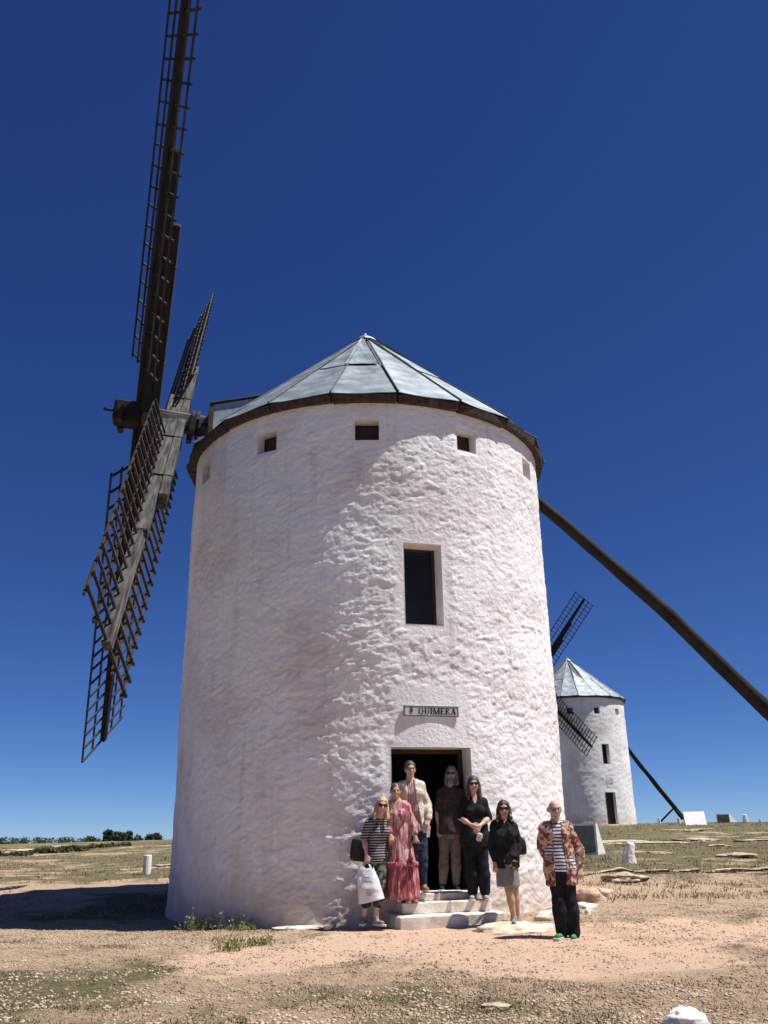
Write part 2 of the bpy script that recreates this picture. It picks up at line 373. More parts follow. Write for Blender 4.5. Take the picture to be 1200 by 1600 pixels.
def opening(o, Rw, root, name, depth, splay=0.0, n=8):
    """plastered reveal going straight into the wall; returns centre, right, normal and size of its inner mouth"""
    c = (o['t0'] + o['t1']) / 2; nc = np.array([math.sin(c), -math.cos(c), 0]); rt = np.array([math.cos(c), math.sin(c), 0])
    ring_o = []; ring_i = []
    hw = Rw * math.sin((o['t1'] - o['t0']) / 2); zc = (o['z0'] + o['z1']) / 2; hz = (o['z1'] - o['z0']) / 2
    path = [(o['t0'] + (o['t1'] - o['t0']) * k / n, o['z0']) for k in range(n)] + [(o['t1'], o['z0'] + 2 * hz * k / n) for k in range(n)] + \
           [(o['t1'] - (o['t1'] - o['t0']) * k / n, o['z1']) for k in range(n)] + [(o['t0'], o['z1'] - 2 * hz * k / n) for k in range(n)]
    base = Rw * math.cos((o['t1'] - o['t0']) / 2) - depth
    for k, (t, z) in enumerate(path):
        p = wallpt(t, Rw + .004, z); ring_o.append(p)
        x = p @ rt; s = (hw - splay) / hw
        q = nc * base + rt * x * s + np.array([0, 0, zc + (z - zc) * (hz - splay * .6) / hz]); ring_i.append(q)
    mid = [(a + b) / 2 + .006 * np.array([rnd.uniform(-1, 1), rnd.uniform(-1, 1), rnd.uniform(-1, 1)]) for a, b in zip(ring_o, ring_i)]
    L = len(path); v = ring_o + mid + ring_i
    f = [(r * L + k, r * L + (k + 1) % L, (r + 1) * L + (k + 1) % L, (r + 1) * L + k) for r in (0, 1) for k in range(L)]
    ob = link(name, mesh(v, f, M_TRIM, False), root)
    return ob, nc * base, rt, nc, hw - splay, o['z0'] + splay * .6, o['z1'] - splay * .6
def rot_z(a): return Matrix.Rotation(a, 4, 'Z')

def windmill(ax, zb, label, a, inc, z0, dA, dB, th, tB, L, Li, W, tw, H, Re, apex, door, win, smallc, smallz, hi, seed, shaft0=0.0):
    root = empty('windmill', (ax[0], ax[1], zb), label, 'windmill')
    Rw = 3.89
    ops = [dict(t0=door[0], t1=door[1], z0=door[2], z1=door[3], flat=.10), dict(t0=win[0], t1=win[1], z0=win[2], z1=win[3], flat=.12)]
    small = []
    for k in range(12):
        c = smallc + R(30) * (k - 5); o = dict(t0=c - R(3.35), t1=c + R(3.35), z0=smallz[0] + .02 * rnd.uniform(-1, 1), z1=smallz[1], flat=.05); small.append(o)
    gh = [dict(t0=R(9), t1=R(25), z0=2.82, z1=3.62, flat=.12, ghost=1, low=.05)] if hi else []
    make_wall(Rw, H, ops + small + gh, (.0058, R(100)) if hi else (.026, R(110)), .05, .023 if hi else .085, root, 1.0 if hi else 1.35, seed)
    # small top windows
    vis = range(12)
    for k in vis:
        ob, c, rt, nc, hw, za, zb_ = opening(small[k], Rw, root, 'window', .22, n=4)
        fr = frame(c - nc * .02, rt, nc, (0, 0, 1))
        MB().box((0, -.02, (za + zb_) / 2), (2 * hw, .03, zb_ - za)).obj('shutter', M_SHUT, ob, fr)
    ob, c, rt, nc, hw, za, zb_ = opening(ops[1], Rw, root, 'window', .30, .03)
    fr = frame(c, rt, nc, (0, 0, 1)); m = MB(); zm = (za + zb_) / 2; t = .05
    for sx in (-1, 1): m.box((sx * (hw - t / 2), -.03, zm), (t, .05, zb_ - za))
    for zq in (za + t / 2, zb_ - t / 2): m.box((0, -.03, zq), (2 * hw - 2 * t - .004, .05, t))
    m.obj('frame', M_SHUT, ob, fr)
    MB().box((0, -.05, zm), (2 * hw - .02, .01, zb_ - za - .02)).obj('pane', M_GLASS, ob, fr)
    # door
    ob, c, rt, nc, hw, za, zb_ = opening(ops[0], Rw, root, 'doorway', .40 if hi else .3, 0)
    fr = frame(c, rt, nc, (0, 0, 1)); t = .07; m = MB(); zm = (za + zb_) / 2
    for sx in (-1, 1): m.box((sx * (hw - t / 2), -.06, zm), (t, .09, zb_ - za))
    m.box((0, -.06, zb_ - t / 2), (2 * hw - 2 * t - .004, .09, t))
    m.obj('door_frame', M_SHUT, ob, fr)
    if hi:
        m = MB(); w2 = 1.35; h2 = 2.75; dp = 2.3; zf = za - .012
        q = [(-hw, -.106, zf), (hw, -.106, zf), (hw, -.106, zb_), (-hw, -.106, zb_), (-w2, -.5, zf), (w2, -.5, zf), (w2, -.5, h2 + .4), (-w2, -.5, h2 + .4), (-w2, -dp, zf), (w2, -dp, zf), (w2, -dp, h2 + .4), (-w2, -dp, h2 + .4)]
        m.add(q, [(0, 4, 5, 1), (1, 5, 6, 2), (2, 6, 7, 3), (3, 7, 4, 0), (4, 8, 9, 5), (5, 9, 10, 6), (6, 10, 11, 7), (7, 11, 8, 4), (8, 11, 10, 9)])
        m.obj('entrance_passage', M_DARK, ob, fr)
    else:
        for k in range(5):
            wv = (2 * hw - 2 * t) / 5
            MB().box((-hw + t + wv * (k + .5), -.07, zm - t / 2), (wv - .012, .03, zb_ - za - t)).obj('door_board', M_SHUT, ob, fr)
    # eave and roof: 20 facets
    NF = 20; off = R(-8.2) + (0 if hi else R(4)); st = 2 * math.pi / NF
    zr = H + .10; ro = Re
    def ringpt(t, r, z): return (r * math.sin(t), -r * math.cos(t), z)
    # one eave board: outer face, underside back to the wall
    g = .004
    v = []
    for t in (g, st / 2, st - g):
        rr = (Re - .07)
        v += [ringpt(t, rr, H - .05), ringpt(t, rr + .03, zr - .02), ringpt(t, Rw - .22, zr - .02), ringpt(t, Rw - .22, H + .005)]
    f = []
    for r in (0, 1):
        for k in range(4): f.append((r * 4 + k, (r + 1) * 4 + k, (r + 1) * 4 + (k + 1) % 4, r * 4 + (k + 1) % 4))
    f += [(3, 2, 1, 0), (8, 9, 10, 11)]
    em = mesh(v, f, M_EAVE)
    for k in range(NF):
        link('eave_board', em, root, Matrix.Translation((0, 0, rnd.uniform(-.02, .02))) @ rot_z(off + k * st))
    roof = link('roof', mesh([ringpt(k * st + off, Re - .05, zr - .015) for k in range(NF)] + [(0, 0, apex - .03)], [(k, (k + 1) % NF, NF) for k in range(NF)], M_SEAM), root)
    def slope(r): return zr + (apex - zr) * (1 - r / ro)
    def panel(ra, rb, lift):
        v = []; nj = 5; ni = 5; gg = .02
        for i in range(ni + 1):
            r = ra + (rb - ra) * i / ni; hw_ = r * math.sin(st / 2) - gg * .5; rc = r * math.cos(st / 2)
            for j in range(nj + 1):
                s = -1 + 2 * j / nj
                v.append((s * max(hw_, .004), -rc, slope(r) + lift - .014 * (1 - s * s) * min(1, r) + .006 * math.sin(9 * r + 4 * s)))
        nv = len(v); v += [(x, y, z - .012) for x, y, z in v]
        f = []
        for i in range(ni):
            for j in range(nj):
                q = i * (nj + 1) + j; f.append((q, q + nj + 1, q + nj + 2, q + 1)); f.append((nv + q, nv + q + 1, nv + q + nj + 2, nv + q + nj + 1))
        e = [j for j in range(nj + 1)] + [i * (nj + 1) + nj for i in range(1, ni + 1)] + [ni * (nj + 1) + j for j in range(nj - 1, -1, -1)] + [i * (nj + 1) for i in range(ni - 1, 0, -1)]
        for q in range(len(e)): f.append((e[q], e[(q + 1) % len(e)], nv + e[(q + 1) % len(e)], nv + e[q]))
        return mesh(v, f, M_ZINC)
    up_, lo_ = panel(.16, ro * .56, .028), panel(ro * .548, ro, .010)
    for k in range(NF):
        for pm_ in (up_, lo_):
            jit = Matrix.Rotation(rnd.gauss(0, .004), 4, 'X') @ Matrix.Rotation(rnd.gauss(0, .004), 4, 'Y')
            link('roof_panel', pm_, roof, rot_z(off + (k + .5) * st) @ jit)
    sv0 = Vector((0, -.14, slope(.14) + .035)); sv1 = Vector((0, -ro * 1.003, slope(ro) + .02))
    sm = MB().tube([sv0, sv0.lerp(sv1, .5), sv1], [.014, .018, .020], 6).mesh(M_SEAM)
    for k in range(NF): link('roof_seam', sm, roof, rot_z(off + k * st))
    MB().tube([(0, 0, apex - .18), (0, 0, apex - .12), (0, 0, apex + .05), (0, 0, apex + .12)], [.30, .27, .05, .01], 12).obj('roof_cap', M_ZINC, roof)
    # wind shaft frame
    n_ = Vector((-math.cos(a) * math.cos(inc), math.sin(a) * math.cos(inc), math.sin(inc))); h_ = Vector((math.sin(a), math.cos(a), 0)); u_ = h_.cross(n_)
    if u_.z < 0: u_ = -u_
    nh = Vector((-math.cos(a), math.sin(a), 0)); S = Vector((0, 0, z0))
    # dormer over the shaft
    sd = -h_; zt = apex - 2.78; x1 = 3.66; hw = .95
    dm = frame((0, 0, 0), nh, sd, (0, 0, 1))
    m = MB()
    for s in (-1, 1):
        e = .03
        m.add([(1.2, s * hw, zt + .72), (x1, s * hw, zt), (x1, s * hw, H - .0), (1.2, s * hw, H + .3)], [(0, 1, 2, 3) if s > 0 else (3, 2, 1, 0)])
    m.add([(1.0, -hw - .05, zt + .80), (1.0, hw + .05, zt + .80), (x1 + .06, hw + .05, zt + .03), (x1 + .06, -hw - .05, zt + .03), (1.0, 0, zt + .92), (x1 + .06, 0, zt + .22)], [(0, 3, 5, 4), (4, 5, 2, 1)])
    dr = m.obj('dormer', M_ZINC, root, dm)
    m = MB()
    for s in (-1, 1): m.box((x1 + .02, s * (hw - .02), (zt + H + .12) / 2 - .05), (.10, .10, zt - H - .12 + .1))
    m.box((x1 + .02, 0, zt - .06), (.10, 2 * hw - .16, .12)); m.box((x1 + .02, 0, H + .17), (.10, 2 * hw - .16, .10))
    for s in (-1, 1):
        A0 = Vector((x1 + .06, s * (hw + .012), zt + .035)); B0 = Vector((1.2, s * (hw + .012), zt + .755)); m.tube([A0, B0], .022, 6)
    m.obj('dormer_frame', M_EAVE, dr)
    # shaft: squared timber, bands, rod
    SF = frame(S, n_, h_, u_)
    m = MB().box(((dA + .55) / 2 + 1.2, 0, 0), (dA + .55 - 2.4, .40, .40), bev=.06)
    sh = m.obj('windshaft', M_WOOD, root, SF)
    MB().box((dA + .36, 0, 0), (.62, .52, .50), bev=.05).obj('shaft_head', M_POLE, sh)
    MB().tube([(dA + .64, 0, .04), (dA + .90, 0, .05)], .035, 8).obj('iron_rod', M_IRON, sh)
    for q in (3.92, 4.02):
        MB().tube([(q, 0, 0), (q + .07, 0, 0)], .335, 14).obj('iron_band', M_IRON, sh)
    for q, s in ((4.05, -1), (4.1, 1), (dA + .5, 1), (dA + .5, -1), (dB + .36, 1)):
        MB().box((q, s * .26, -.14), (.12, .24, .34)).obj('wedge', M_IRON, sh)
    # two stocks, four sails
    A = math.cos(th) * u_ - math.sin(th) * h_; B = math.sin(th + tB) * u_ + math.cos(th + tB) * h_
    barm = MB().box((0, 0, 0), (.045, 2 * W + .12, .040)).mesh(M_LATH); barm2 = MB().box((0, 0, 0), (.045, 2 * W * .90 + .12, .040)).mesh(M_LATH)
    for (dist, D, P, lens) in ((dA, A, B, (L[0], L[1])), (dB, B, -A, (L[2], L[3]))):
        C = S + n_ * dist; MW = M_WOODB if (dist == dA or not hi) else M_WOOD
        P0 = (n_.cross(D)).normalized()
        if P0.dot(P) < 0: P0 = -P0
        F = frame(C, D, P0, D.cross(P0))
        zs = 1 if F.col[2].xyz.dot(n_) > 0 else -1
        s_ = MB().box((0, 0, 0), (11.4, .27, .22), bev=.02).obj('stock', MW, root, F)
        MB().box((0, .01, -zs * .20), (8.5, .32, .17), bev=.015).obj('stock_cheek', MW, s_)
        MB().box((0, .02, zs * .165), (3.2, .28, .10), bev=.015).obj('stock_cheek', MW, s_)
        for q in (-3.4, -1.3, 1.3, 3.4): MB().box((q, .005, -zs * .09), (.025, .34, .42)).obj('iron_strap', M_IRON, s_)
        Wq = W if dist == dA else W * .90
        for sgn, ln in ((1, lens[0]), (-1, lens[1])):
            D2 = D * sgn; Pq = P * sgn
            Pq = (Pq - D2 * Pq.dot(D2)).normalized()
            Pt = (math.cos(tw) * Pq + math.sin(tw) * n_).normalized(); Pt = (Pt - D2 * Pt.dot(D2)).normalized()
            Zt = D2.cross(Pt)
            SFm = frame(C + n_ * (.12 if dist == dA else .03), D2, Pt, Zt)
            m = MB(); zoff = .13
            v = []
            for x, hy, hz in ((1.2, .105, .10), (5.0, .10, .095), (ln, .07, .06)): v += [(x, -hy, -hz), (x, hy, -hz), (x, hy, hz), (x, -hy, hz)]
            m.add([(a_, b_, c_) for a_, b_, c_ in v], [(3, 2, 1, 0), (8, 9, 10, 11)] + [(r * 4 + k, r * 4 + (k + 1) % 4, r * 4 + 4 + (k + 1) % 4, r * 4 + 4 + k) for r in (0, 1) for k in range(4)])
            sail = m.obj('sail', MW, root, SFm)
            nb = 21; L0 = Li
            rl = MB().box((0, 0, 0), (ln - L0 + .1, .042, .036)).mesh(M_LATH)
            for q in (-1, -.5, .5, 1): link('rail', rl, sail, Matrix.Translation(((ln + L0) / 2, q * Wq, .045)))
            for k in range(nb):
                x = L0 + (ln - .06 - L0) * k / (nb - 1)
                link('lattice_bar', barm if dist == dA else barm2, sail, Matrix.Translation((x, rnd.uniform(-.02, .02), 0)) @ Matrix.Rotation(rnd.uniform(-.02, .02), 4, 'Z'))
    # tail pole
    tdir = -nh
    return root, tdir
m1, td = windmill((-.39, 18.54), 0, 'large nearest whitewashed windmill with QUIMERA door sign and zinc cone roof', -.25, .078, 9.82, 5.12, 4.50, .77, .03, (9.4, 9.0, 10.6, 8.95), 1.15, .95, .36,
    9.13, 4.12, 12.98, (R(6.5), R(27.4), .50, 2.72), (R(10.9), R(21.4), 4.80, 6.30), R(1.4), (8.32, 8.73), True, 3)
def pole(root, tdir, pts, rads, sup=None):
    side = Vector((-tdir.y, tdir.x, 0))
    P = [tdir * s + side * o + Vector((0, 0, z)) for s, z, o in pts]
    # smooth in-between points with slight natural crookedness
    Q = []; RR = []
    n = 30
    ss = [p[0] for p in pts]
    for k in range(n + 1):
        t = k / n * (len(P) - 1); i = min(int(t), len(P) - 2); f = t - i
        p = P[i].lerp(P[i + 1], f); rr = rads[i] + (rads[i + 1] - rads[i]) * f
        q = np.array([k * .37, root.location.x, 0]); p = p + side * float(vnoise(q, 3)) * .05 + Vector((0, 0, float(vnoise(q, 4)) * .05))
        Q.append(p); RR.append(rr * (1 + .08 * float(vnoise(q * 3, 5))))
    o = MB().tube(Q, RR, 12).obj('tail_pole', M_POLE, root, smooth=True)
    if sup:
        for (s, dz, sx, sz, spread) in sup:
            top = tdir * s + Vector((0, 0, dz))
            MB().tube([top, tdir * (s + sx) + side * spread + Vector((0, 0, sz))], [.07, .08], 8).obj('pole_prop', M_POLE, root)
    return o
pole(m1, td, [(3.2, 9.85, 0), (5.23, 8.13, 0), (7.56, 6.16, 0), (9.81, 3.98, 0), (12.2, 1.7, 0), (13.8, .12, 0)], [.135, .14, .165, .19, .205, .20],
     [(12.6, 1.45, -1.2, .15, .9), (12.6, 1.45, -1.2, .15, -.9)])
m2, td2 = windmill((14.35, 68), 1.55, 'smaller distant whitewashed windmill half hidden behind the big one', -.70, .10, 9.55, 4.75, 4.1, .77, 0, (7.8, 8.5, 8.5, 7.0), 1.6, .90, .15,
    8.95, 4.15, 12.5, (R(16), R(28), .1, 2.25), (R(17), R(26), 4.2, 5.6), R(-14.5), (7.75, 8.2), False, 23)
pole(m2, td2, [(3.4, 8.6, 0), (8, 4.9, 0), (13.4, .55, 0)], [.13, .17, .2], [(12.4, 1.35, -1.3, .0, 1.0), (12.4, 1.35, 1.0, .1, -.8), (12.4, 1.35, -.3, .05, -1.3)])
# ------------------------------------------------------------------ entrance steps, sign
AX = np.array([-.39, 18.54])
dth = R(16.9); dn = Vector((math.sin(dth), -math.cos(dth), 0)); dr_ = Vector((math.cos(dth), math.sin(dth), 0))
def dpt(x, out, z): return Vector((AX[0], AX[1], 0)) + dn * (3.89 + out) + dr_ * x + Vector((0, 0, z))
st_ = empty('entrance_steps', dpt(.03, .5, .0), 'cream painted masonry steps below the open doorway of the near windmill', 'steps')
sfm = frame(Vector(dpt(0, 0, 0)) - Vector(st_.location), dr_, -dn, (0, 0, 1))
def wonky(o, amp=.006, s=9):
    me = o.data; 
    for v in me.vertices:
        p = np.array(v.co) * 7 + s; v.co += Vector((float(vnoise(p, 1)), float(vnoise(p, 2)), float(vnoise(p, 3)))) * amp
wonky(MB().box((.02, -.24, .03), (1.70, .78, .38), bev=.018).obj('step', M_STEP, st_, sfm))
wonky(MB().box((.03, -.11, .303), (1.46, .46, .165), bev=.015).obj('step', M_STEP, st_, sfm))
wonky(MB().box((.02, .02, .438), (1.40, .36, .104), bev=.012).obj('threshold', M_STEP, st_, sfm))
# sign: grey plate, thin black border, serif lettering, small crest
M_SIGN = mat('grey_sign_plate', (.42, .41, .43), (.52, .51, .53), .5, 6); M_INK = mat('black_lettering', (.012, .012, .02), rough=.6)
M_CREST = mat('crest_red', (.22, .07, .08), (.30, .12, .11), .6, 30)
sg = empty('name_sign', dpt(.0, .022, 3.305), 'grey plate reading QUIMERA with small crest above the doorway', 'sign')
SW, SH = .99, .185
gf_ = frame((0, 0, 0), dr_, (0, 0, 1), dn)          # x along, y up, z out
MB().box((0, 0, -.02), (SW, SH, .03), bev=.004).obj('plate', M_SIGN, sg, gf_)
m = MB()
for s in (-1, 1):
    m.box((0, s * (SH / 2 - .012), -.001), (SW - .02, .010, .006)); m.box((s * (SW / 2 - .014), 0, -.001), (.010, SH - .034, .006))
bo = m.obj('border', M_INK, sg, gf_)
def letter(m, ch, x, h, z):
    T = .034; t = .015; sv = .010
    def q(x0, y0, x1, y1, w):       # slanted or upright stroke of horizontal width w
        m.add([(x + x0, y0, z), (x + x0 + w, y0, z), (x + x1 + w, y1, z), (x + x1, y1, z)], [(0, 1, 2, 3)])
    def b(x0, y0, x1, y1): m.add([(x + x0, y0, z), (x + x1, y0, z), (x + x1, y1, z), (x + x0, y1, z)], [(0, 1, 2, 3)])
    def serif(x0, y, w=.05): b(x0 - w / 2, y, x0 + w / 2, y + sv)
    def ring(cx, cy, rx, ry, wx, wy, a0=0, a1=360, n=20):
        v = []
        for k in range(n + 1):
            a = R(a0 + (a1 - a0) * k / n); c, s = math.cos(a), math.sin(a)
            v += [(x + cx + rx * c, cy + ry * s, z), (x + cx + (rx - wx) * c, cy + (ry - wy) * s, z)]
        m.add(v, [(2 * k, 2 * k + 2, 2 * k + 3, 2 * k + 1) for k in range(n)])
    if ch == 'Q':
        ring(.05, 0, .050, h / 2, .024, .009); q(.055, -h / 2 + .002, .10, -h / 2 - .024, .016); return .118
    if ch == 'U':
        b(.012, -h / 2 + .03, .012 + T * .8, h / 2); b(.078, -h / 2 + .03, .078 + t, h / 2); ring(.051, -h / 2 + .03, .039, .03, .022, .010, 180, 360, 10)
        serif(.024, h / 2 - sv); serif(.084, h / 2 - sv, .036); return .112
    if ch == 'I':
        b(.012, -h / 2, .012 + T * .8, h / 2); serif(.024, h / 2 - sv); serif(.024, -h / 2); return .056
    if ch == 'M':
        b(.012, -h / 2, .012 + t, h / 2); b(.108, -h / 2, .108 + T * .8, h / 2)
        q(.054, -h / 2, .010, h / 2, T * .8); q(.060, -h / 2, .106, h / 2, t); serif(.018, -h / 2, .036); serif(.120, -h / 2); serif(.022, h / 2 - sv, .03); serif(.120, h / 2 - sv, .036); return .146
    if ch == 'E':
        b(.012, -h / 2, .012 + T * .8, h / 2); b(.03, h / 2 - .016, .082, h / 2); b(.03, -h / 2, .088, -h / 2 + .017); b(.03, -.008, .070, .008)
        b(.072, h / 2 - .026, .079, h / 2); b(.076, -h / 2, .083, -h / 2 + .028); serif(.022, h / 2 - sv, .03); serif(.022, -h / 2, .03); return .096
    if ch == 'R':
        b(.012, -h / 2, .012 + T * .8, h / 2); ring(.042, h / 4, .040, h / 4, .022, .010, -90, 90, 10); b(.03, h / 2 - .010, .044, h / 2); b(.03, -.0005, .044, .0095)
        q(.084, -h / 2, .040, 0, .024); serif(.024, -h / 2); serif(.098, -h / 2, .03); serif(.02, h / 2 - sv, .03); return .114
    if ch == 'A':
        q(.008, -h / 2, .050, h / 2, t); q(.078, -h / 2, .044, h / 2, T * .8); b(.03, -h / 2 + .035, .088, -h / 2 + .044); serif(.014, -h / 2, .036); serif(.092, -h / 2, .044); return .11
m = MB(); x = -.235
for ch in 'QUIMERA': x += letter(m, ch, x, .105, 0)
k_ = (SW / 2 - .05 + .235) / (x + .235)
m.v = [(-.235 + (a + .235) * k_, b, c) for a, b, c in m.v]
link('lettering', m.mesh(M_INK), sg, gf_ @ Matrix.Translation((0, 0, .0012)))
m = MB(); m.add([(-.03, .035, 0), (.03, .035, 0), (.03, -.01, 0), (0, -.045, 0), (-.03, -.01, 0)], [(4, 3, 2, 1, 0)][::1]); m.f = [tuple(reversed(f)) for f in m.f]
cr = link('crest', m.mesh(M_CREST), sg, gf_ @ Matrix.Translation((-.36, 0, .0012)))
MB().box((0, .003, .002), (.02, .05, .002)).box((0, .052, 0), (.05, .018, .003)).obj('crest_device', M_INK, cr)
# faint inscription tablet over the far door
t2 = empty('wall_tablet', (0, 0, 0), 'small pale inscribed tablet above the door of the far windmill', 'tablet')
a2 = R(22); n2 = Vector((math.sin(a2), -math.cos(a2), 0)); rr2 = Vector((math.cos(a2), math.sin(a2), 0))
t2.location = Vector((14.35, 68, 1.55 + 3.05)) + n2 * 3.90
MB().box((0, 0, -.01), (.62, .42, .04), bev=.01).obj('plate', M_SIGN, t2, frame((0, 0, 0), rr2, (0, 0, 1), n2))

# ------------------------------------------------------------------ rocks
def rock(name, label, cat, loc, dim, m, seed, rot=0, group=None, sub=4, rough=.26, sink=.42, boxy=.6):
    import bmesh
    bm = bmesh.new(); bmesh.ops.create_icosphere(bm, subdivisions=sub, radius=1.0)
    co = np.array([v.co[:] for v in bm.verts])
    co = np.sign(co) * np.abs(co) ** boxy; co /= np.linalg.norm(co, axis=1).max()
    d = 1 + rough * fbm(co * 1.3 + seed * 7.7, 3, seed) + rough * .35 * fbm(co * 4 + seed, 3, seed + 2) + .03 * fbm(co * 11, 2, seed)
    co = co * d[:, None] * np.array(dim) / 2
    cz = co[:, 2].min(); co[:, 2] -= cz + dim[2] * sink
    for v, c in zip(bm.verts, co): v.co = c
    me = bpy.data.meshes.new(name); bm.to_mesh(me); bm.free(); me.materials.append(m); me.polygons.foreach_set('use_smooth', [True] * len(me.polygons))
    o = link(name, me); o.location = loc; o.rotation_euler = (0, 0, rot)
    return tag(o, label, cat, group, 'thing')
def gl(px, py, D, dz=0):
    p = at(px, py, D); return (p[0], p[1], float(zg(p[0], p[1])) + dz)
rock('boulder', 'long whitewashed rock lying at the mill foot between skirted woman and man in trousers', 'rock', gl(862, 1434, 14.9), (.72, .40, .26), M_STEP, 1, .2)
rock('boulder', 'rounded whitewashed rock just behind the right leg of the man in floral shirt', 'rock', gl(915, 1425, 15.6), (.42, .4, .32), M_STEP, 2, .8)
rock('boulder', 'reddish layered boulder right of the mill foot behind the floral shirt man', 'rock', gl(916, 1403, 17.0), (.75, .6, .52), M_ROCKR, 3, .3)
rock('boulder', 'upper reddish slab leaning on the layered boulder beside the mill', 'rock', gl(922, 1392, 17.8), (.9, .5, .42), M_ROCKR, 4, -.2)
rock('rock_slab', 'low pale crusted mound at the right end of the entrance steps', 'rock', gl(803, 1456, 13.85), (1.35, 1.1, .26), M_APRON, 5, .25, sink=.64, rough=.22, boxy=.9)
rock('rock_slab', 'flat pale bedrock at the foot of the mill left of the steps', 'rock', gl(468, 1449, 14.6), (.9, .5, .12), M_STEP, 6, .0)
rock('boulder', 'white rock cut off by the bottom edge at lower right', 'rock', gl(1072, 1604, 7.33), (.34, .30, .22), M_ROCKW, 7, .3)
rock('rock_slab', 'thin flat buff stone at the bottom edge near the middle', 'rock', gl(776, 1597, 8.35), (.30, .2, .07), M_ROCK, 8, .2)
rock('rock_slab', 'flat pale stone at the far bottom left corner area of the mill shadow edge', 'rock', gl(655, 1300, 40) if False else gl(222, 1342, 31), (1.3, 1.0, .22), M_ROCK, 9, 0, None, 4, .4, .55)
for k, (px, py, D, w_, d_, h_, lab) in enumerate((
    (985, 1313, 41, 5.8, 2.4, .30, 'longest pale bedrock slab in the grass below the far windmill'),
    (1080, 1311, 42, 2.6, 1.6, .24, 'pale bedrock slab just right of the longest slab'),
    (1150, 1341, 28, 1.7, 1.2, .20, 'broad pale bedrock slab in the grass at right middle'),
    (1030, 1331, 31, 1.0, .7, .16, 'small pale slab right of the leaning stone marker'),
    (1120, 1321, 36, 1.2, .8, .16, 'small pale slab on the grass above the broad right slab'),
    (1180, 1313, 40, 2.2, 1.0, .22, 'pale slab near the right edge below the skyline blocks'),
    (1085, 1303, 52, 1.4, .8, .2, 'tiny pale slab high on the slope under the white plinths'),
    (975, 1392, 20.6, 1.1, .7, .2, 'buff slab at the start of the rock ledge right of the mill'),
    (30, 1330, 62, 4.0, 2.0, .28, 'pale bare slab in the field at the left edge'),
    (105, 1326, 70, 3.2, 1.6, .28, 'pale slab behind the green bushes on the left'),
    (262, 1341, 33, 1.2, .8, .16, 'pale slab touching the left edge of the near mill'))):
    rock('rock_slab', lab, 'rock slab', gl(px, py, D), (w_ * .80, d_ * 1.0, h_ * .95), M_ROCK, 20 + k, rnd.uniform(-.3, .3), 'pale bedrock slabs in the grass', 4, .45, .58, .8)

# thin outcropping ledge, undercut at the front
v = []; nl = 90
for k in range(nl + 1):
    t = k / nl; a_ = at(925 + 290 * t, 1386 - 11 * t, 21.2 + 1.2 * t); q = np.array([t * 14, .3, 0]); yy = a_[1] + .16 * float(vnoise(q, 3)) + .06 * float(vnoise(q * 4, 4)); z_ = float(zg(a_[0], yy + .1))
    hh = (.05 + .06 * abs(float(vnoise(q * 1.3, 6)))) * min(1, 8 * t + .15) * (1 if float(vnoise(q * .8, 9)) > -.45 else .35)
    v += [(a_[0], yy + .16, z_ - .10), (a_[0], yy + .05, z_ + hh * .3), (a_[0], yy - .03, z_ + hh * .8), (a_[0], yy + .04, z_ + hh), (a_[0], yy + .42, z_ + hh * .7), (a_[0], yy + .75, z_ - .06)]
link_ = link('rock_ledge', mesh(v, [(k * 6 + j, (k + 1) * 6 + j, (k + 1) * 6 + j + 1, k * 6 + j + 1) for k in range(nl) for j in range(5)], M_ROCK))
tag(link_, 'long thin rock ledge running from behind the floral shirt man to the right edge', 'rock ledge', kind='thing')
# ------------------------------------------------------------------ posts, plinths
def post(px, py, D, r, h, label, cone=False, lean=0):
    x, y, z = gl(px, py, D, -.08)
    m = MB(); n = 12
    if cone: m.tube([(0, 0, 0), (0, 0, h * .5), (lean, 0, h * .92), (lean * 1.1, 0, h)], [r * 1.25, r * 1.0, r * .75, r * .35], 9)
    else: m.tube([(0, 0, 0), (0, 0, h - .02), (0, 0, h)], [r, r * .97, r * .86], n)
    o = m.obj('stone_marker' if cone else 'bollard', M_ROCKW if cone else M_CONC, smooth=False); o.location = (x, y, z); wonky(o, .02 if cone else .006)
    return tag(o, label, 'marker' if cone else 'bollard', 'small posts round the windmills')
post(229, 1366, 28, .125, .62, 'round white bollard in the field left of the near mill')
post(984, 1350, 25, .17, .62, 'leaning white stone marker standing in the grass between the mills', True, .08)
post(1030, 1286, 66, .12, .55, 'small post on the skyline just right of the far mill')
post(1061, 1288, 66, .13, .5, 'short post under the foot of the far tail pole')
post(1165, 1284, 72, .20, .75, 'white pointed marker on the skyline near the right edge', True)
post(1188, 1284, 74, .1, .4, 'tiny post at the right end of the skyline')
def plinth(px, py, D, w_, h_, d0, d1, rz, label, group=None, plaque=True, lean=0.0):
    """wedge: upright front with an inset dark plaque, back sloping down to the ground"""
    x, y, z = gl(px, py, D, -.06)
    o = empty('information_plinth', (x, y, z), label, 'plinth', 'white wedge plinths'); o.rotation_euler = (0, 0, rz)
    v = []
    for sx in (-1, 1): v += [(sx * w_ / 2, 0, 0), (sx * w_ / 2, d1, 0), (sx * w_ / 2, d0 + lean, h_), (sx * w_ / 2, lean, h_)]
    MBo = MB(); MBo.add(v, [(0, 3, 2, 1), (4, 5, 6, 7), (0, 4, 7, 3), (3, 7, 6, 2), (2, 6, 5, 1), (0, 1, 5, 4)])
    MBo.obj('body', M_CONC, o)
    if plaque: MB().box((0, -.012, h_ / 2 + .02), (w_ - .14, .02, h_ - .16), bev=.004).obj('plaque', M_PLAQ, o)
    return o
plinth(912, 1338, 30, .98, 1.0, .16, .95, R(-28), 'white wedge with dark plaque facing the camera behind the floral shirt man')
plinth(1086, 1290, 62, 1.35, .90, .1, .9, R(168), 'white sloping wedge on the skyline beside the far tail pole', plaque=False)
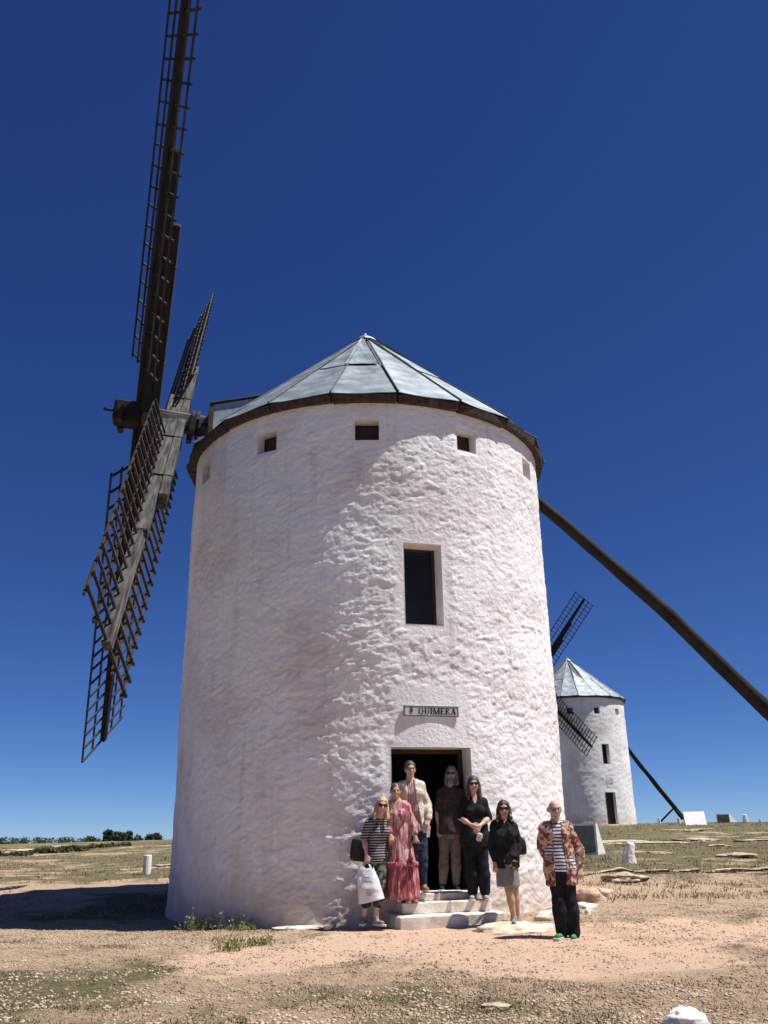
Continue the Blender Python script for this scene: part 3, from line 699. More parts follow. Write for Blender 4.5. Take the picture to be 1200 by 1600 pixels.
plinth(1131, 1287, 72, 1.1, .72, .1, 1.2, R(-48), 'white wedge with dark face on the skyline at right')

# ------------------------------------------------------------------ vegetation builders
def leaves(centers, radii, n, size, seed, flat=.75, up=0.0):
    """n small leaf-clump faces through the volume of the given blobs"""
    g = np.random.RandomState(seed); c = np.asarray(centers, float); r = np.asarray(radii, float)
    w_ = r ** 2; k = g.choice(len(c), n, p=w_ / w_.sum())
    d = g.normal(size=(n, 3)); d /= np.linalg.norm(d, axis=1)[:, None]
    rad = r[k] * (.55 + .5 * g.rand(n) ** .6); p = c[k] + d * rad[:, None] * np.array([1, 1, flat])
    a = g.normal(size=(n, 3)) + d * .6; a[:, 2] += up; a /= np.linalg.norm(a, axis=1)[:, None]
    b = np.cross(a, g.normal(size=(n, 3))); b /= np.linalg.norm(b, axis=1)[:, None]
    s = size * (.6 + .8 * g.rand(n))[:, None]
    v = np.stack([p - b * s * .45, p + b * s * .45, p + a * s * 1.2], 1).reshape(-1, 3)
    return v, np.arange(3 * n).reshape(-1, 3)
def tree(x, y, h, w_, label, seed, group, m=M_PINE, n=2200, low=.05):
    g = random.Random(seed); z = float(zg(x, y)) - .1
    o = empty('tree', (x, y, z), label, 'tree', group)
    m_ = MB().tube([(0, 0, 0), (.05 * h * g.uniform(-1, 1), 0, h * .4), (.05 * h * g.uniform(-1, 1), 0, h * .85)], [h * .035, h * .025, h * .008], 7)
    for q in range(5):
        a = g.uniform(0, 6.28); m_.tube([(0, 0, h * g.uniform(.25, .55)), (math.cos(a) * w_ * .33, math.sin(a) * w_ * .33, h * g.uniform(.55, .8))], [h * .014, h * .005], 5)
    m_.obj('trunk', M_TRUNK, o)
    cs, rd = [], []
    for q in range(14):
        a = g.uniform(0, 6.28); t = g.random(); rr = w_ * .5 * (1 - t * .65) * g.uniform(.3, .8)
        cs.append((math.cos(a) * rr, math.sin(a) * rr, h * (low + .1 + t * (.80 - low)))); rd.append(w_ * g.uniform(.17, .28))
    v, f = leaves(cs, rd, n, h * .055, seed)
    link('crown', mesh(v, f, m), o)
for k, (px, top, D, w_, lab) in enumerate(((143, 1302, 300, 5.2, 'lone round dark tree standing left of the far clump'), (168, 1298, 310, 5.6, 'leftmost tree of the far dark clump'), (188, 1297, 305, 6.6, 'tallest domed tree of the far dark clump'),
    (203, 1298, 320, 6.2, 'third tree of the far dark clump'), (218, 1303, 330, 6, 'low tree in the dip of the far dark clump'), (231, 1302, 315, 6, 'fifth tree of the far dark clump'), (244, 1301, 325, 6, 'sixth tree of the far dark clump'),
    (256, 1304, 335, 5.6, 'rightmost tree of the far clump touching the near mill'))):
    p = at(px, top, D); z0_ = float(zg(p[0], p[1])); tree(p[0], p[1], p[2] - z0_ + .3, w_, lab, 50 + k, 'dark trees on the far left skyline')
# far woodland, one mass
vv, ff, nb_ = [], [], 0
for k in range(60):
    px = -260 + 420 * k / 60 + rnd.uniform(-3, 3); p = at(px, 1313 + rnd.uniform(-1, 2.0), rnd.uniform(640, 760)); z0_ = float(zg(p[0], p[1]))
    h_ = max(3, p[2] - z0_); r_ = rnd.uniform(2.5, 4.5)
    v, f = leaves([(p[0] + rnd.uniform(-4, 4), p[1] + rnd.uniform(-4, 4), z0_ + h_ * (.35 + .2 * q)) for q in range(4)], [r_] * 4, 260, 1.1, 200 + k); vv.append(v); ff.append(f + nb_); nb_ += len(v)
tag(link('far_woodland', mesh(np.concatenate(vv), np.concatenate(ff), M_PINE)), 'thin dark line of far off woods on the left horizon', 'woodland', kind='stuff')
def shrub(px, py, D, w_, h_, label, seed, m=M_SHRUB, n=1600, size=.07, group='low green bushes in the left field'):
    x, y, z = gl(px, py, D); g = random.Random(seed)
    o = empty('shrub', (x, y, z - .03), label, 'bush', group)
    m_ = MB()
    for q in range(7):
        a = g.uniform(0, 6.28); m_.tube([(0, 0, 0), (math.cos(a) * w_ * .3, math.sin(a) * w_ * .25, h_ * .6)], [.02, .008], 5)
    m_.obj('stem', M_TRUNK, o)
    cs = [(g.uniform(-.42, .42) * w_, g.uniform(-.3, .3) * w_, h_ * g.uniform(.2, .62)) for q in range(16)]
    v, f = leaves(cs, [h_ * g.uniform(.25, .42) for q in cs], n, size, seed); link('foliage', mesh(v, f, m), o)
for k, (px, py, D, w_, h_, lab) in enumerate(((20, 1341, 55, 2.6, .26, 'bush nearest the left edge of the field'), (62, 1339, 58, 2.2, .36, 'green bush left of the densest pair'), (80, 1338, 58, 2.0, .42, 'darkest bush of the left field row'),
    (103, 1338, 60, 2.2, .42, 'tallest rounded bush of the left field row'), (122, 1336, 62, 1.6, .3, 'small bush at the right end of the row'), (160, 1334, 66, 2.2, .32, 'low bush standing apart toward the bollard'), (185, 1332, 70, 2.0, .3, 'faint low bush nearest the near mill'))):
    shrub(px, py, D, w_, h_, lab, 90 + k, size=.11)
# flowering weeds at the wall foot
def weed(px, py, D, w_, h_, label, seed, flowers):
    x, y, z = gl(px, py, D); g = np.random.RandomState(seed)
    o = empty('weed', (x, y, z - .01), label, 'weed', 'weeds round the mill foot')
    m_ = MB(); tips = []
    for q in range(26):
        bx, by = g.uniform(-.5, .5, 2) * w_; hh = h_ * g.uniform(.5, 1); lx, ly = g.uniform(-.12, .12, 2)
        m_.tube([(bx, by, 0), (bx + lx * .4, by + ly * .4, hh * .5), (bx + lx, by + ly, hh)], [.004, .003, .002], 3, False); tips.append((bx + lx, by + ly, hh))
    m_.obj('stem', M_WEED, o)
    v, f = leaves([(t[0], t[1], t[2] * k) for t in tips for k in (.15, .35, .6)], [.04] * (3 * len(tips)), 340, .024, seed); link('foliage', mesh(v, f, M_WEED), o)
    if flowers:
        v, f = leaves(tips[:flowers], [.014] * flowers, flowers * 6, .016, seed + 1); link('blossom', mesh(v, f, M_YEL), o)
weed(338, 1452, 14.9, .95, .34, 'yellow flowering weed clump against the shaded wall foot', 1, 14)
weed(312, 1455, 15.2, .5, .26, 'green weed tuft left of the yellow flowering clump', 2, 4)
weed(359, 1490, 12.3, .30, .26, 'pale green tuft on the sand in front of the flowering clump', 3, 3)
weed(404, 1482, 12.8, .30, .16, 'small dark green tuft right of the pale green one', 4, 0)
weed(378, 1449, 14.7, .35, .18, 'low sprig at the wall foot right of the flowering clump', 5, 3)

# ------------------------------------------------------------------ gravel and grass (nobody could count them)
def scatter(n, x0, x1, y0, y1, seed, dens):
    g = np.random.RandomState(seed); x = g.uniform(x0, x1, n); t = g.rand(n); y = y0 + (y1 - y0) * t ** 1.5
    k = g.rand(n) < dens(x, y); x, y = x[k], y[k]
    k = np.hypot(x - AX[0], y - AX[1]) > 3.97; k &= ~((np.abs(x - 1) < 1.25) & (np.abs(y - 14.4) < .75)); return x[k], y[k], g
def clump(x, y, s=.9, o=3): return fbm(np.stack([x * s, y * s, 0 * x], -1), o, 61)
phi = (1 + 5 ** .5) / 2
ico = np.array([(-1, phi, 0), (1, phi, 0), (-1, -phi, 0), (1, -phi, 0), (0, -1, phi), (0, 1, phi), (0, -1, -phi), (0, 1, -phi), (phi, 0, -1), (phi, 0, 1), (-phi, 0, -1), (-phi, 0, 1)]) / math.hypot(1, phi)
icf = np.array([(0, 11, 5), (0, 5, 1), (0, 1, 7), (0, 7, 10), (0, 10, 11), (1, 5, 9), (5, 11, 4), (11, 10, 2), (10, 7, 6), (7, 1, 8), (3, 9, 4), (3, 4, 2), (3, 2, 6), (3, 6, 8), (3, 8, 9), (4, 9, 5), (2, 4, 11), (6, 2, 10), (8, 6, 7), (9, 8, 1)])
def pebbles(x, y, g, smin, smax):
    n = len(x); s = smin + (smax - smin) * g.rand(n) ** 3.2; z = zg(x, y)
    sc = s[:, None] * (.7 + .6 * g.rand(n, 3)) * np.array([1, 1, .62]); a = g.uniform(0, 6.28, n)
    P = ico[None] * (1 + .22 * g.normal(size=(n, 12, 1))) * sc[:, None, :]
    X = P[..., 0] * np.cos(a)[:, None] - P[..., 1] * np.sin(a)[:, None]; Y = P[..., 0] * np.sin(a)[:, None] + P[..., 1] * np.cos(a)[:, None]
    V = np.stack([X + x[:, None], Y + y[:, None], P[..., 2] + z[:, None] + (sc[:, 2] * .25)[:, None]], -1)
    return V.reshape(-1, 3), (icf[None] + 12 * np.arange(n)[:, None, None]).reshape(-1, 3)
x, y, g = scatter(100000, -6, 7, 7.4, 16.5, 1, lambda x, y: np.clip(.50 - .42 * sandmask(x, y) + .40 * clump(x, y, 1.6), .05, 1))
v, f = pebbles(x, y, g, .004, .021)
tag(link('gravel', mesh(v, f, M_PEB)), 'pale pebbles strewn over the dry ground', 'gravel', kind='stuff')
def blades(x, y, g, nb, h0, h1, wd, spread):
    n = len(x) * nb; X = np.repeat(x, nb) + g.normal(size=n) * spread; Y = np.repeat(y, nb) + g.normal(size=n) * spread; Z = zg(X, Y) - .004
    h = h0 + (h1 - h0) * g.rand(n) ** 1.6; a = g.uniform(0, 6.28, n); ln = h * g.uniform(.2, 1.1, n); b = g.uniform(0, 6.28, n); w_ = wd * (.6 + .8 * g.rand(n))
    p = np.stack([X, Y, Z], -1); s = np.stack([np.cos(a) * w_, np.sin(a) * w_, 0 * w_], -1)
    m1_ = p + np.stack([np.cos(b) * ln * .3, np.sin(b) * ln * .3, h * .6], -1); t = p + np.stack([np.cos(b) * ln, np.sin(b) * ln, h], -1)
    V = np.stack([p - s, p + s, m1_ + s * .6, t, m1_ - s * .6], 1).reshape(-1, 3); k = 5 * np.arange(n)[:, None]
    F3 = np.concatenate([k + np.array([[0, 1, 2]]), k + np.array([[0, 2, 4]]), k + np.array([[4, 2, 3]])]); return V, F3
x, y, g = scatter(30000, -7, 8, 7.4, 18, 2, lambda x, y: np.clip(.45 * greenmask(x, y) - .8 * sandmask(x, y) + .55 * clump(x, y, 1.3), .01, 1))
v, f = blades(x, y, g, 9, .006, .028, .0065, .042)
tag(link('olive_grass', mesh(v, f, M_GRN)), 'low olive tufts in the foreground', 'grass', kind='stuff')
x, y, g = scatter(12000, -7, 8, 7.4, 18, 3, lambda x, y: np.clip(.4 - .45 * sandmask(x, y) + .5 * clump(x + 9, y, 1.1), .01, 1))
v, f = blades(x, y, g, 8, .008, .035, .005, .05)
tag(link('dry_grass', mesh(v, f, M_DRY)), 'straw coloured grass wisps in the foreground', 'grass', kind='stuff')
x, y, g = scatter(26000, -34, 34, 17, 75, 4, lambda x, y: np.clip(.35 + .9 * greenmask(x, y) * .5 + .6 * clump(x, y, .35), .02, 1) * (np.abs(x) < y * .52 + 2))
k = len(x) // 2
v, f = blades(x[:k], y[:k], g, 8, .02, .09, .012, .10)
tag(link('field_grass', mesh(v, f, M_GRN)), 'olive grass on the slope behind the mill', 'grass', kind='stuff')
v, f = blades(x[k:], y[k:], g, 7, .03, .11, .010, .10)
tag(link('field_straw', mesh(v, f, M_DRY)), 'straw grass on the slope behind the mill', 'grass', kind='stuff')
# ------------------------------------------------------------------ people: implicit surfaces turned into single meshes
def unit(v): v = np.asarray(v, float); return v / (np.linalg.norm(v) + 1e-9)
class Field:
    def __init__(s, lo, hi, h):
        s.h = h; s.lo = np.array(lo, float) - 3 * h; s.n = (np.ceil((np.array(hi) + 3 * h - s.lo) / h)).astype(int) + 1
        s.f = np.full(s.n, .3, np.float32)
    def sub(s, lo, hi):
        a = np.clip(np.floor((np.array(lo) - s.lo) / s.h).astype(int), 0, s.n - 1); b = np.clip(np.ceil((np.array(hi) - s.lo) / s.h).astype(int) + 1, 1, s.n)
        sl = tuple(slice(i, max(j, i + 1)) for i, j in zip(a, b))
        g = np.meshgrid(*[s.lo[k] + s.h * np.arange(sl[k].start, sl[k].stop) for k in range(3)], indexing='ij')
        return sl, np.stack(g, -1)
    def put(s, sl, d, k, op):
        f = s.f[sl]
        if op == 'add':
            if k > 0: hh = np.clip(.5 + .5 * (f - d) / k, 0, 1); s.f[sl] = f * (1 - hh) + d * hh - k * hh * (1 - hh)
            else: s.f[sl] = np.minimum(f, d)
        else:
            d = -d
            if k > 0: hh = np.clip(.5 - .5 * (f - d) / k, 0, 1); s.f[sl] = f * (1 - hh) + d * hh + k * hh * (1 - hh)
            else: s.f[sl] = np.maximum(f, d)
    def cap(s, a, b, ra, rb, k=.03, op='add', inf=0.0, fl=None):
        """tapered capsule; fl=(axis, factor) squashes it along an axis"""
        a = np.asarray(a, float); b = np.asarray(b, float); ra += inf; rb += inf; m = max(ra, rb) * (1 if fl is None else max(1, fl[1])) + k + .04
        sl, P = s.sub(np.minimum(a, b) - m, np.maximum(a, b) + m)
        ba = b - a; pa = P - a; t = np.clip((pa @ ba) / (ba @ ba + 1e-9), 0, 1); q = pa - t[..., None] * ba
        if fl is not None:
            ax = unit(fl[0]); c = q @ ax; q = q + (c * (1 / fl[1] - 1))[..., None] * ax
        s.put(sl, (np.linalg.norm(q, axis=-1) - (ra + (rb - ra) * t)).astype(np.float32), k, op); return s
    def ell(s, c, r, k=.03, op='add', inf=0.0, X=(1, 0, 0), Z=(0, 0, 1)):
        c = np.asarray(c, float); r = np.asarray(r, float) + inf; Z = unit(Z); X = np.asarray(X, float); X = unit(X - Z * (X @ Z)); Y = np.cross(Z, X)
        m = r.max() + k + .04; sl, P = s.sub(c - m, c + m); q = P - c
        q = np.stack([q @ X, q @ Y, q @ Z], -1); l0 = np.linalg.norm(q / r, axis=-1); l1 = np.linalg.norm(q / r ** 2, axis=-1) + 1e-6
        s.put(sl, (l0 * (l0 - 1) / l1).astype(np.float32), k, op); return s
    def cut(s, p, n, k=.004):
        """remove everything on the side n points to"""
        sl, P = s.sub(s.lo, s.lo + s.h * s.n); d = ((P - np.asarray(p, float)) @ unit(n)).astype(np.float32)
        s.f = np.maximum(s.f, d) if k <= 0 else s.f; 
        if k > 0: hh = np.clip(.5 - .5 * (s.f - d) / k, 0, 1); s.f = s.f * (1 - hh) + d * hh + k * hh * (1 - hh)
        return s
    def fn(s, func): sl, P = s.sub(s.lo, s.lo + s.h * s.n); s.f = s.f + func(P).astype(np.float32); return s
    def mesh(s, m, smooth=True, wr=0, wf=9.0, wst=(1, 1, 1), seed=0, relax=1):
        f = s.f; nx_, ny_, nz_ = f.shape; cx = np.array(f.shape) - 1
        S = f < 0
        tot = np.zeros(cx, np.int8)
        corn = [(i, j, k) for i in (0, 1) for j in (0, 1) for k in (0, 1)]
        for (i, j, k) in corn: tot += S[i:i + cx[0], j:j + cx[1], k:k + cx[2]]
        act = (tot > 0) & (tot < 8); idx = np.argwhere(act); n = len(idx)
        ids = np.full(cx, -1, np.int64); ids[tuple(idx.T)] = np.arange(n)
        acc = np.zeros((n, 3)); cnt = np.zeros(n)
        for a in corn:
            for ax in range(3):
                if a[ax]: continue
                b = list(a); b[ax] = 1
                fa = f[idx[:, 0] + a[0], idx[:, 1] + a[1], idx[:, 2] + a[2]]; fb = f[idx[:, 0] + b[0], idx[:, 1] + b[1], idx[:, 2] + b[2]]
                c = (fa < 0) != (fb < 0); t = np.where(c, fa / (fa - fb + 1e-12), 0)
                p = np.tile(np.array(a, float), (n, 1)); p[:, ax] += t; acc += p * c[:, None]; cnt += c
        V = s.lo + s.h * (idx + acc / cnt[:, None])
        F = []
        for ax in range(3):
            o1, o2 = [q for q in range(3) if q != ax]
            sl1 = [slice(1, -1)] * 3; sl1[ax] = slice(0, -1); sl2 = list(sl1); sl2[ax] = slice(1, None)
            A = S[tuple(sl1)]; B = S[tuple(sl2)]; e = np.argwhere(A != B)
            if not len(e): continue
            fl_ = A[tuple(e.T)]; base = e.copy(); base[:, o1] += 1; base[:, o2] += 1
            q = []
            for d1, d2 in ((-1, -1), (0, -1), (0, 0), (-1, 0)):
                c = base.copy(); c[:, o1] += d1; c[:, o2] += d2; q.append(ids[tuple(c.T)])
            q = np.stack(q, 1)
            flip = ~fl_ if ax != 1 else fl_
            q[flip] = q[flip][:, ::-1]; F.append(q)
        F = np.concatenate(F)
        for _ in range(relax):
            nb = np.zeros_like(V); c = np.zeros(n)
            for i in range(4):
                a, b = F[:, i], F[:, (i + 1) % 4]; np.add.at(nb, a, V[b]); np.add.at(c, a, 1); np.add.at(nb, b, V[a]); np.add.at(c, b, 1)
            V = V * .5 + .5 * nb / c[:, None]
        if wr:
            fn_ = np.cross(V[F[:, 2]] - V[F[:, 0]], V[F[:, 3]] - V[F[:, 1]]); nn = np.zeros_like(V)
            for i in range(4): np.add.at(nn, F[:, i], fn_)
            nn /= np.linalg.norm(nn, axis=1)[:, None] + 1e-12
            w_ = fbm(V * wf * np.array(wst) + seed * 3.1, 2, seed); V = V + nn * (wr * (1 - 2 * np.abs(w_)))[:, None]
        return mesh(V, F, m, smooth)

def cloth(name, a, b=None, rough=.9, **k): return mat(name, a, b or tuple(min(1, q * 1.5) for q in a), rough, k.pop('scale', 14), spec=.15, **k)
def m_stripes(name, base, line, period, duty=.5, axis=2, wob=.25, fade=None):
    m, n, l, p = nodes(name); tc = n.new('ShaderNodeTexCoord'); sx = n.new('ShaderNodeSeparateXYZ'); l.new(tc.outputs['Object'], sx.inputs[0])
    nz = N(n, 'ShaderNodeTexNoise', Scale=5.0); l.new(tc.outputs['Object'], nz.inputs['Vector'])
    ad = N(n, 'ShaderNodeMath', operation='MULTIPLY_ADD'); l.new(nz.outputs[0], ad.inputs[0]); ad.inputs[1].default_value = period * wob * 3; l.new(sx.outputs[axis], ad.inputs[2])
    dv = N(n, 'ShaderNodeMath', operation='DIVIDE'); l.new(ad.outputs[0], dv.inputs[0]); dv.inputs[1].default_value = period
    fr = N(n, 'ShaderNodeMath', operation='FRACT'); l.new(dv.outputs[0], fr.inputs[0])
    gt = N(n, 'ShaderNodeMath', operation='GREATER_THAN'); l.new(fr.outputs[0], gt.inputs[0]); gt.inputs[1].default_value = duty
    mx = N(n, 'ShaderNodeMix', data_type='RGBA'); l.new(gt.outputs[0], mx.inputs[0]); mx.inputs[6].default_value = base + (1,); mx.inputs[7].default_value = line + (1,)
    l.new(mx.outputs[2], p.inputs['Base Color']); p.inputs['Roughness'].default_value = .9; p.inputs['Specular IOR Level'].default_value = .15; return m
def m_print(name, cols, scale, stretch=(1, 1, 1), rnd_=1.0):
    """printed fabric: cells of several colours with frayed edges"""
    m, n, l, p = nodes(name); tc = n.new('ShaderNodeTexCoord'); mp = N(n, 'ShaderNodeMapping'); mp.inputs['Scale'].default_value = stretch; l.new(tc.outputs['Object'], mp.inputs[0])
    nz = N(n, 'ShaderNodeTexNoise', Scale=scale * 1.3, Detail=4.0); l.new(mp.outputs[0], nz.inputs['Vector'])
    va = N(n, 'ShaderNodeVectorMath', operation='MULTIPLY_ADD'); l.new(nz.outputs['Color'], va.inputs[0]); va.inputs[1].default_value = (.9 / scale,) * 3; l.new(mp.outputs[0], va.inputs[2])
    vo = N(n, 'ShaderNodeTexVoronoi', Scale=scale, Randomness=rnd_); l.new(va.outputs[0], vo.inputs['Vector'])
    sp = n.new('ShaderNodeSeparateColor'); l.new(vo.outputs['Color'], sp.inputs[0])
    k = len(cols); r = ramp(n, [(i / k, c) for i, c in enumerate(cols)]); r.color_ramp.interpolation = 'CONSTANT'; l.new(sp.outputs[0], r.inputs[0])
    l.new(r.outputs[0], p.inputs['Base Color']); p.inputs['Roughness'].default_value = .9; p.inputs['Specular IOR Level'].default_value = .15; return m
def m_skin(name, c):
    m = mat(name, tuple(q * .9 for q in c), tuple(min(1, q * 1.08) for q in c), .55, 9, spec=.35)
    p = m.node_tree.nodes['Principled BSDF']; p.inputs['Subsurface Weight'].default_value = .12; p.inputs['Subsurface Radius'].default_value = (.02, .008, .004); p.inputs['Subsurface Scale'].default_value = 1.0
    return m
M_LENS = mat('sunglass_lens', (.008, .007, .008), rough=.12, spec=.6)
M_LIP = mat('lips', (.36, .10, .09), rough=.5); M_EYE = mat('eye_dark', (.02, .015, .012), rough=.3); M_TEETH = mat('teeth', (.75, .72, .66), rough=.3)
M_SOLE = mat('shoe_rubber', (.5, .48, .44), rough=.7)
def hair_mat(name, a, b): return mat(name, a, b, .5, 26, (3, 3, .35), bump=.003, bscale=60, spec=.45)

class Person:
    def __init__(s, label, D, J, skin, h=.0085, sh=1.0, yaw=0.0, hyaw=0.0, hpitch=0.0, hroll=0.0, female=False, foot=None, zfoot=None, fingers=(.35, .35), thumbs=(1, -1), girth=1.0):
        """J: joints as (pixel x, pixel y, depth offset). D: distance of the figure"""
        s.J = {}
        fx, fy = foot; f = at(fx, fy, D); s.org = np.array([f[0], f[1], f[2] if zfoot is None else zfoot])
        dz = s.org[2] - f[2]
        for k, v in J.items(): s.J[k] = at(v[0], v[1], D + v[2]) - s.org + np.array([0, 0, dz])
        s.o = empty('person', s.org, label, 'person'); s.skin = skin; s.h = h; s.fem = female; s.sc = sh; s.g = girth
        cy, sy = math.cos(hyaw), math.sin(hyaw); cp, sp_ = math.cos(hpitch), math.sin(hpitch)
        Xh = np.array([cy, sy, 0]); Fh = np.array([sy * cp, -cy * cp, -sp_]); Zh = np.cross(-Fh, Xh) * -1; Zh = unit(Zh); Zh = Zh if Zh[2] > 0 else -Zh
        cr, sr = math.cos(hroll), math.sin(hroll); Xr = Xh * cr + Zh * sr; Zr = -Xh * sr + Zh * cr
        s.X, s.F, s.Z = Xr, Fh, Zr
        s.thumbs = thumbs; s.curl = fingers
    def hp(s, x, f, z): return s.J['head'] + (s.X * x + s.F * f + s.Z * z) * s.sc
    def bounds(s):
        P = np.array(list(s.J.values())); return P.min(0) - .26, P.max(0) + .26
    def torso(s, f, inf=0.0, k=.05):
        J = s.J; g = s.g; sc = s.sc
        sl, sr = J['shL'], J['shR']; N_ = J['neck']; H = (J['hipL'] + J['hipR']) / 2; X = unit(sr - sl); ch = (sl + sr) / 2
        Zs = unit(N_ - H); L = np.linalg.norm(N_ - H); wsh = np.linalg.norm(sr - sl) / 2; wh = np.linalg.norm(J['hipR'] - J['hipL']) / 2
        hipw = (wh + .075 * sc) * g
        f.ell(H + Zs * .03, (hipw, .115 * sc * g, .13 * sc), k, inf=inf, X=X, Z=Zs)
        f.ell(H + Zs * L * .38, (.135 * sc * g if s.fem else .150 * sc * g, .105 * sc * g, .17 * sc), k + .03, inf=inf, X=X, Z=Zs)
        f.ell(H + Zs * L * .70, (wsh * .86, .112 * sc * g, .19 * sc), k + .02, inf=inf, X=X, Z=Zs)
        f.cap(sl - X * 0.0, sr, .055 * sc, .055 * sc, k + .03, inf=inf)
        f.cap(sl + X * .04 - Zs * .02, N_ + Zs * .01 - X * .02, .05 * sc, .05 * sc, k + .02, inf=inf); f.cap(sr - X * .04 - Zs * .02, N_ + Zs * .01 + X * .02, .05 * sc, .05 * sc, k + .02, inf=inf)
        Yf = unit(np.cross(X, Zs)); Yf = Yf if Yf[1] < 0 else -Yf
        if s.fem:
            for q in (-1, 1): f.ell(H + Zs * L * .66 + X * q * .072 * sc + Yf * .085 * sc, (.062 * sc, .055 * sc, .062 * sc), .05, inf=inf, X=X, Z=Zs)
        else:
            for q in (-1, 1): f.ell(H + Zs * L * .74 + X * q * .075 * sc + Yf * .06 * sc, (.075 * sc, .05 * sc, .06 * sc), .05, inf=inf, X=X, Z=Zs)
        s.Yf, s.Zs, s.Xs, s.H, s.L = Yf, Zs, X, H, L
    def arm(s, f, q, inf=0.0, t0=0.0, t1=2.0, k=.03):
        J = s.J; sc = s.sc; a, b, c = J['sh' + q], J['el' + q], J['wr' + q]
        r = [.052 * sc, .043 * sc, .034 * sc, .025 * sc]
        if t0 < 1: e = min(1, t1); f.cap(a, a + (b - a) * e, r[0], r[0] + (r[2] + .004 - r[0]) * e, k, inf=inf)
        if t1 > 1: e = t1 - 1; f.cap(b, b + (c - b) * e * .45, .037 * sc, .036 * sc, k, inf=inf); f.cap(b + (c - b) * e * .35, b + (c - b) * e, .035 * sc, (.035 - .011 * e) * sc, k, inf=inf)
    def leg(s, f, q, inf=0.0, t1=2.0, k=.03, wide=0.0):
        J = s.J; sc = s.sc; a, b, c = J['hip' + q], J['kn' + q], J['an' + q]
        if t1 <= 1: f.cap(a, a + (b - a) * t1, .085 * sc * s.g, (.085 - .027 * t1) * sc + wide, k, inf=inf); return
        f.cap(a, b, .086 * sc * s.g, .057 * sc, k, inf=inf)
        e = t1 - 1; m = b + (c - b) * .33
        f.cap(b, m, .053 * sc, .054 * sc, k, inf=inf + wide * .5); f.cap(m, b + (c - b) * e, .053 * sc, (.053 - .019 * e) * sc, k, inf=inf + wide)
    def hand(s, f, q):
        J = s.J; sc = s.sc; w_ = J['wr' + q]; d = unit(J.get('ha' + q, w_ + (w_ - J['el' + q])) - w_); side = s.thumbs[0 if q == 'L' else 1]
        n_ = unit(np.cross(d, (0, 1, 0))) if abs(d[1]) < .9 else np.array([1., 0, 0])    # across the palm
        acr = n_ * 1.0; pn = unit(np.cross(acr, d))                                       # palm normal
        if q == 'L': pn = pn if (pn @ s.Xs) > 0 or abs(pn @ s.Xs) < .3 else -pn
        for o in (-.024, 0, .024): f.cap(w_ + acr * o * .6 * sc + d * .012, w_ + acr * o * sc + d * .085 * sc, .017 * sc, .014 * sc, .012)
        cu = s.curl[0 if q == 'L' else 1]; tips = []
        for i, (o, ln) in enumerate(((-.033, .070), (-.011, .080), (.011, .076), (.033, .060))):
            p0 = w_ + acr * o * sc + d * .080 * sc; d1 = unit(d + acr * o * 1.6 + pn * cu * .8); p1 = p0 + d1 * ln * .45 * sc; d2 = unit(d1 + pn * cu * 2.2); p2 = p1 + d2 * ln * .32 * sc; d3 = unit(d2 + pn * cu * 2.4); p3 = p2 + d3 * ln * .26 * sc
            f.cap(p0 - d * .012, p1, .0098 * sc, .0090 * sc, .004); f.cap(p1, p2, .0090 * sc, .0084 * sc, .003); f.cap(p2, p3, .0084 * sc, .0074 * sc, .003); tips.append(p3)
        a0 = w_ + d * .025 * sc + acr * side * .022 * sc; a1 = a0 + unit(d * .7 + acr * side * .9 + pn * .3) * .040 * sc; a2 = a1 + unit(d + acr * side * .25 + pn * .5) * .032 * sc
        f.cap(a0, a1, .015 * sc, .0115 * sc, .008); f.cap(a1, a2, .0112 * sc, .009 * sc, .003)
        s.J['grip' + q] = w_ + d * .10 * sc + pn * .02 * sc
    def body(s, smile=False):
        lo, hi = s.bounds(); f = Field(lo, hi, s.h); J = s.J; sc = s.sc
        s.torso(f)
        N_ = J['neck']; f.cap(N_ - s.Zs * .03, s.hp(0, -.012, -.06), .058 * sc, .052 * sc, .03)
        # head
        f.ell(s.hp(0, -.012, .022), (.076 * sc, .097 * sc, .098 * sc), .02, X=s.X, Z=s.Z)
        f.ell(s.hp(0, .022, -.045), (.058 * sc, .068 * sc, .070 * sc), .03, X=s.X, Z=s.Z)
        f.ell(s.hp(0, .072, -.098), (.026 * sc, .020 * sc, .018 * sc), .03, X=s.X, Z=s.Z)
        for q in (-1, 1):
            f.ell(s.hp(q * .033, .096, .006), (.019 * sc, .016 * sc, .012 * sc), .014, 'sub', X=s.X, Z=s.Z)
            f.ell(s.hp(q * .040, .062, -.030), (.022 * sc, .02 * sc, .02 * sc), .02, X=s.X, Z=s.Z)
            f.ell(s.hp(q * .079, -.004, -.012), (.010 * sc, .018 * sc, .031 * sc), .008, X=s.X, Z=s.Z)
        f.cap(s.hp(-.035, .078, .022), s.hp(.035, .078, .022), .010 * sc, .010 * sc, .018)
        f.cap(s.hp(0, .086, .008), s.hp(0, .106, -.032), .009 * sc, .0135 * sc, .012)
        f.cap(s.hp(-.010, .094, -.036), s.hp(.010, .094, -.036), .009 * sc, .009 * sc, .008)
        f.cap(s.hp(-.018, .082, -.064), s.hp(.018, .082, -.064), .009 * sc, .009 * sc, .010); f.cap(s.hp(-.014, .080, -.076), s.hp(.014, .080, -.076), .009 * sc, .009 * sc, .010)
        f.cap(s.hp(-.022, .094, -.0700), s.hp(.022, .094, -.0700), .0035 * sc, .0035 * sc, .004, 'sub')
        for q in 'LR':
            s.arm(f, q); s.leg(f, q)
            if s.J.get('nohand' + q) is None: s.hand(f, q)
            a = J['an' + q]; t = J['to' + q]; f.cap(a, a + (0, .02, -.035), .036 * sc, .03 * sc, .03); f.cap(a + (0, .01, -.04), t, .032 * sc, .024 * sc, .03)
        me = f.mesh(s.skin, relax=1); me.materials.append(M_LIP)
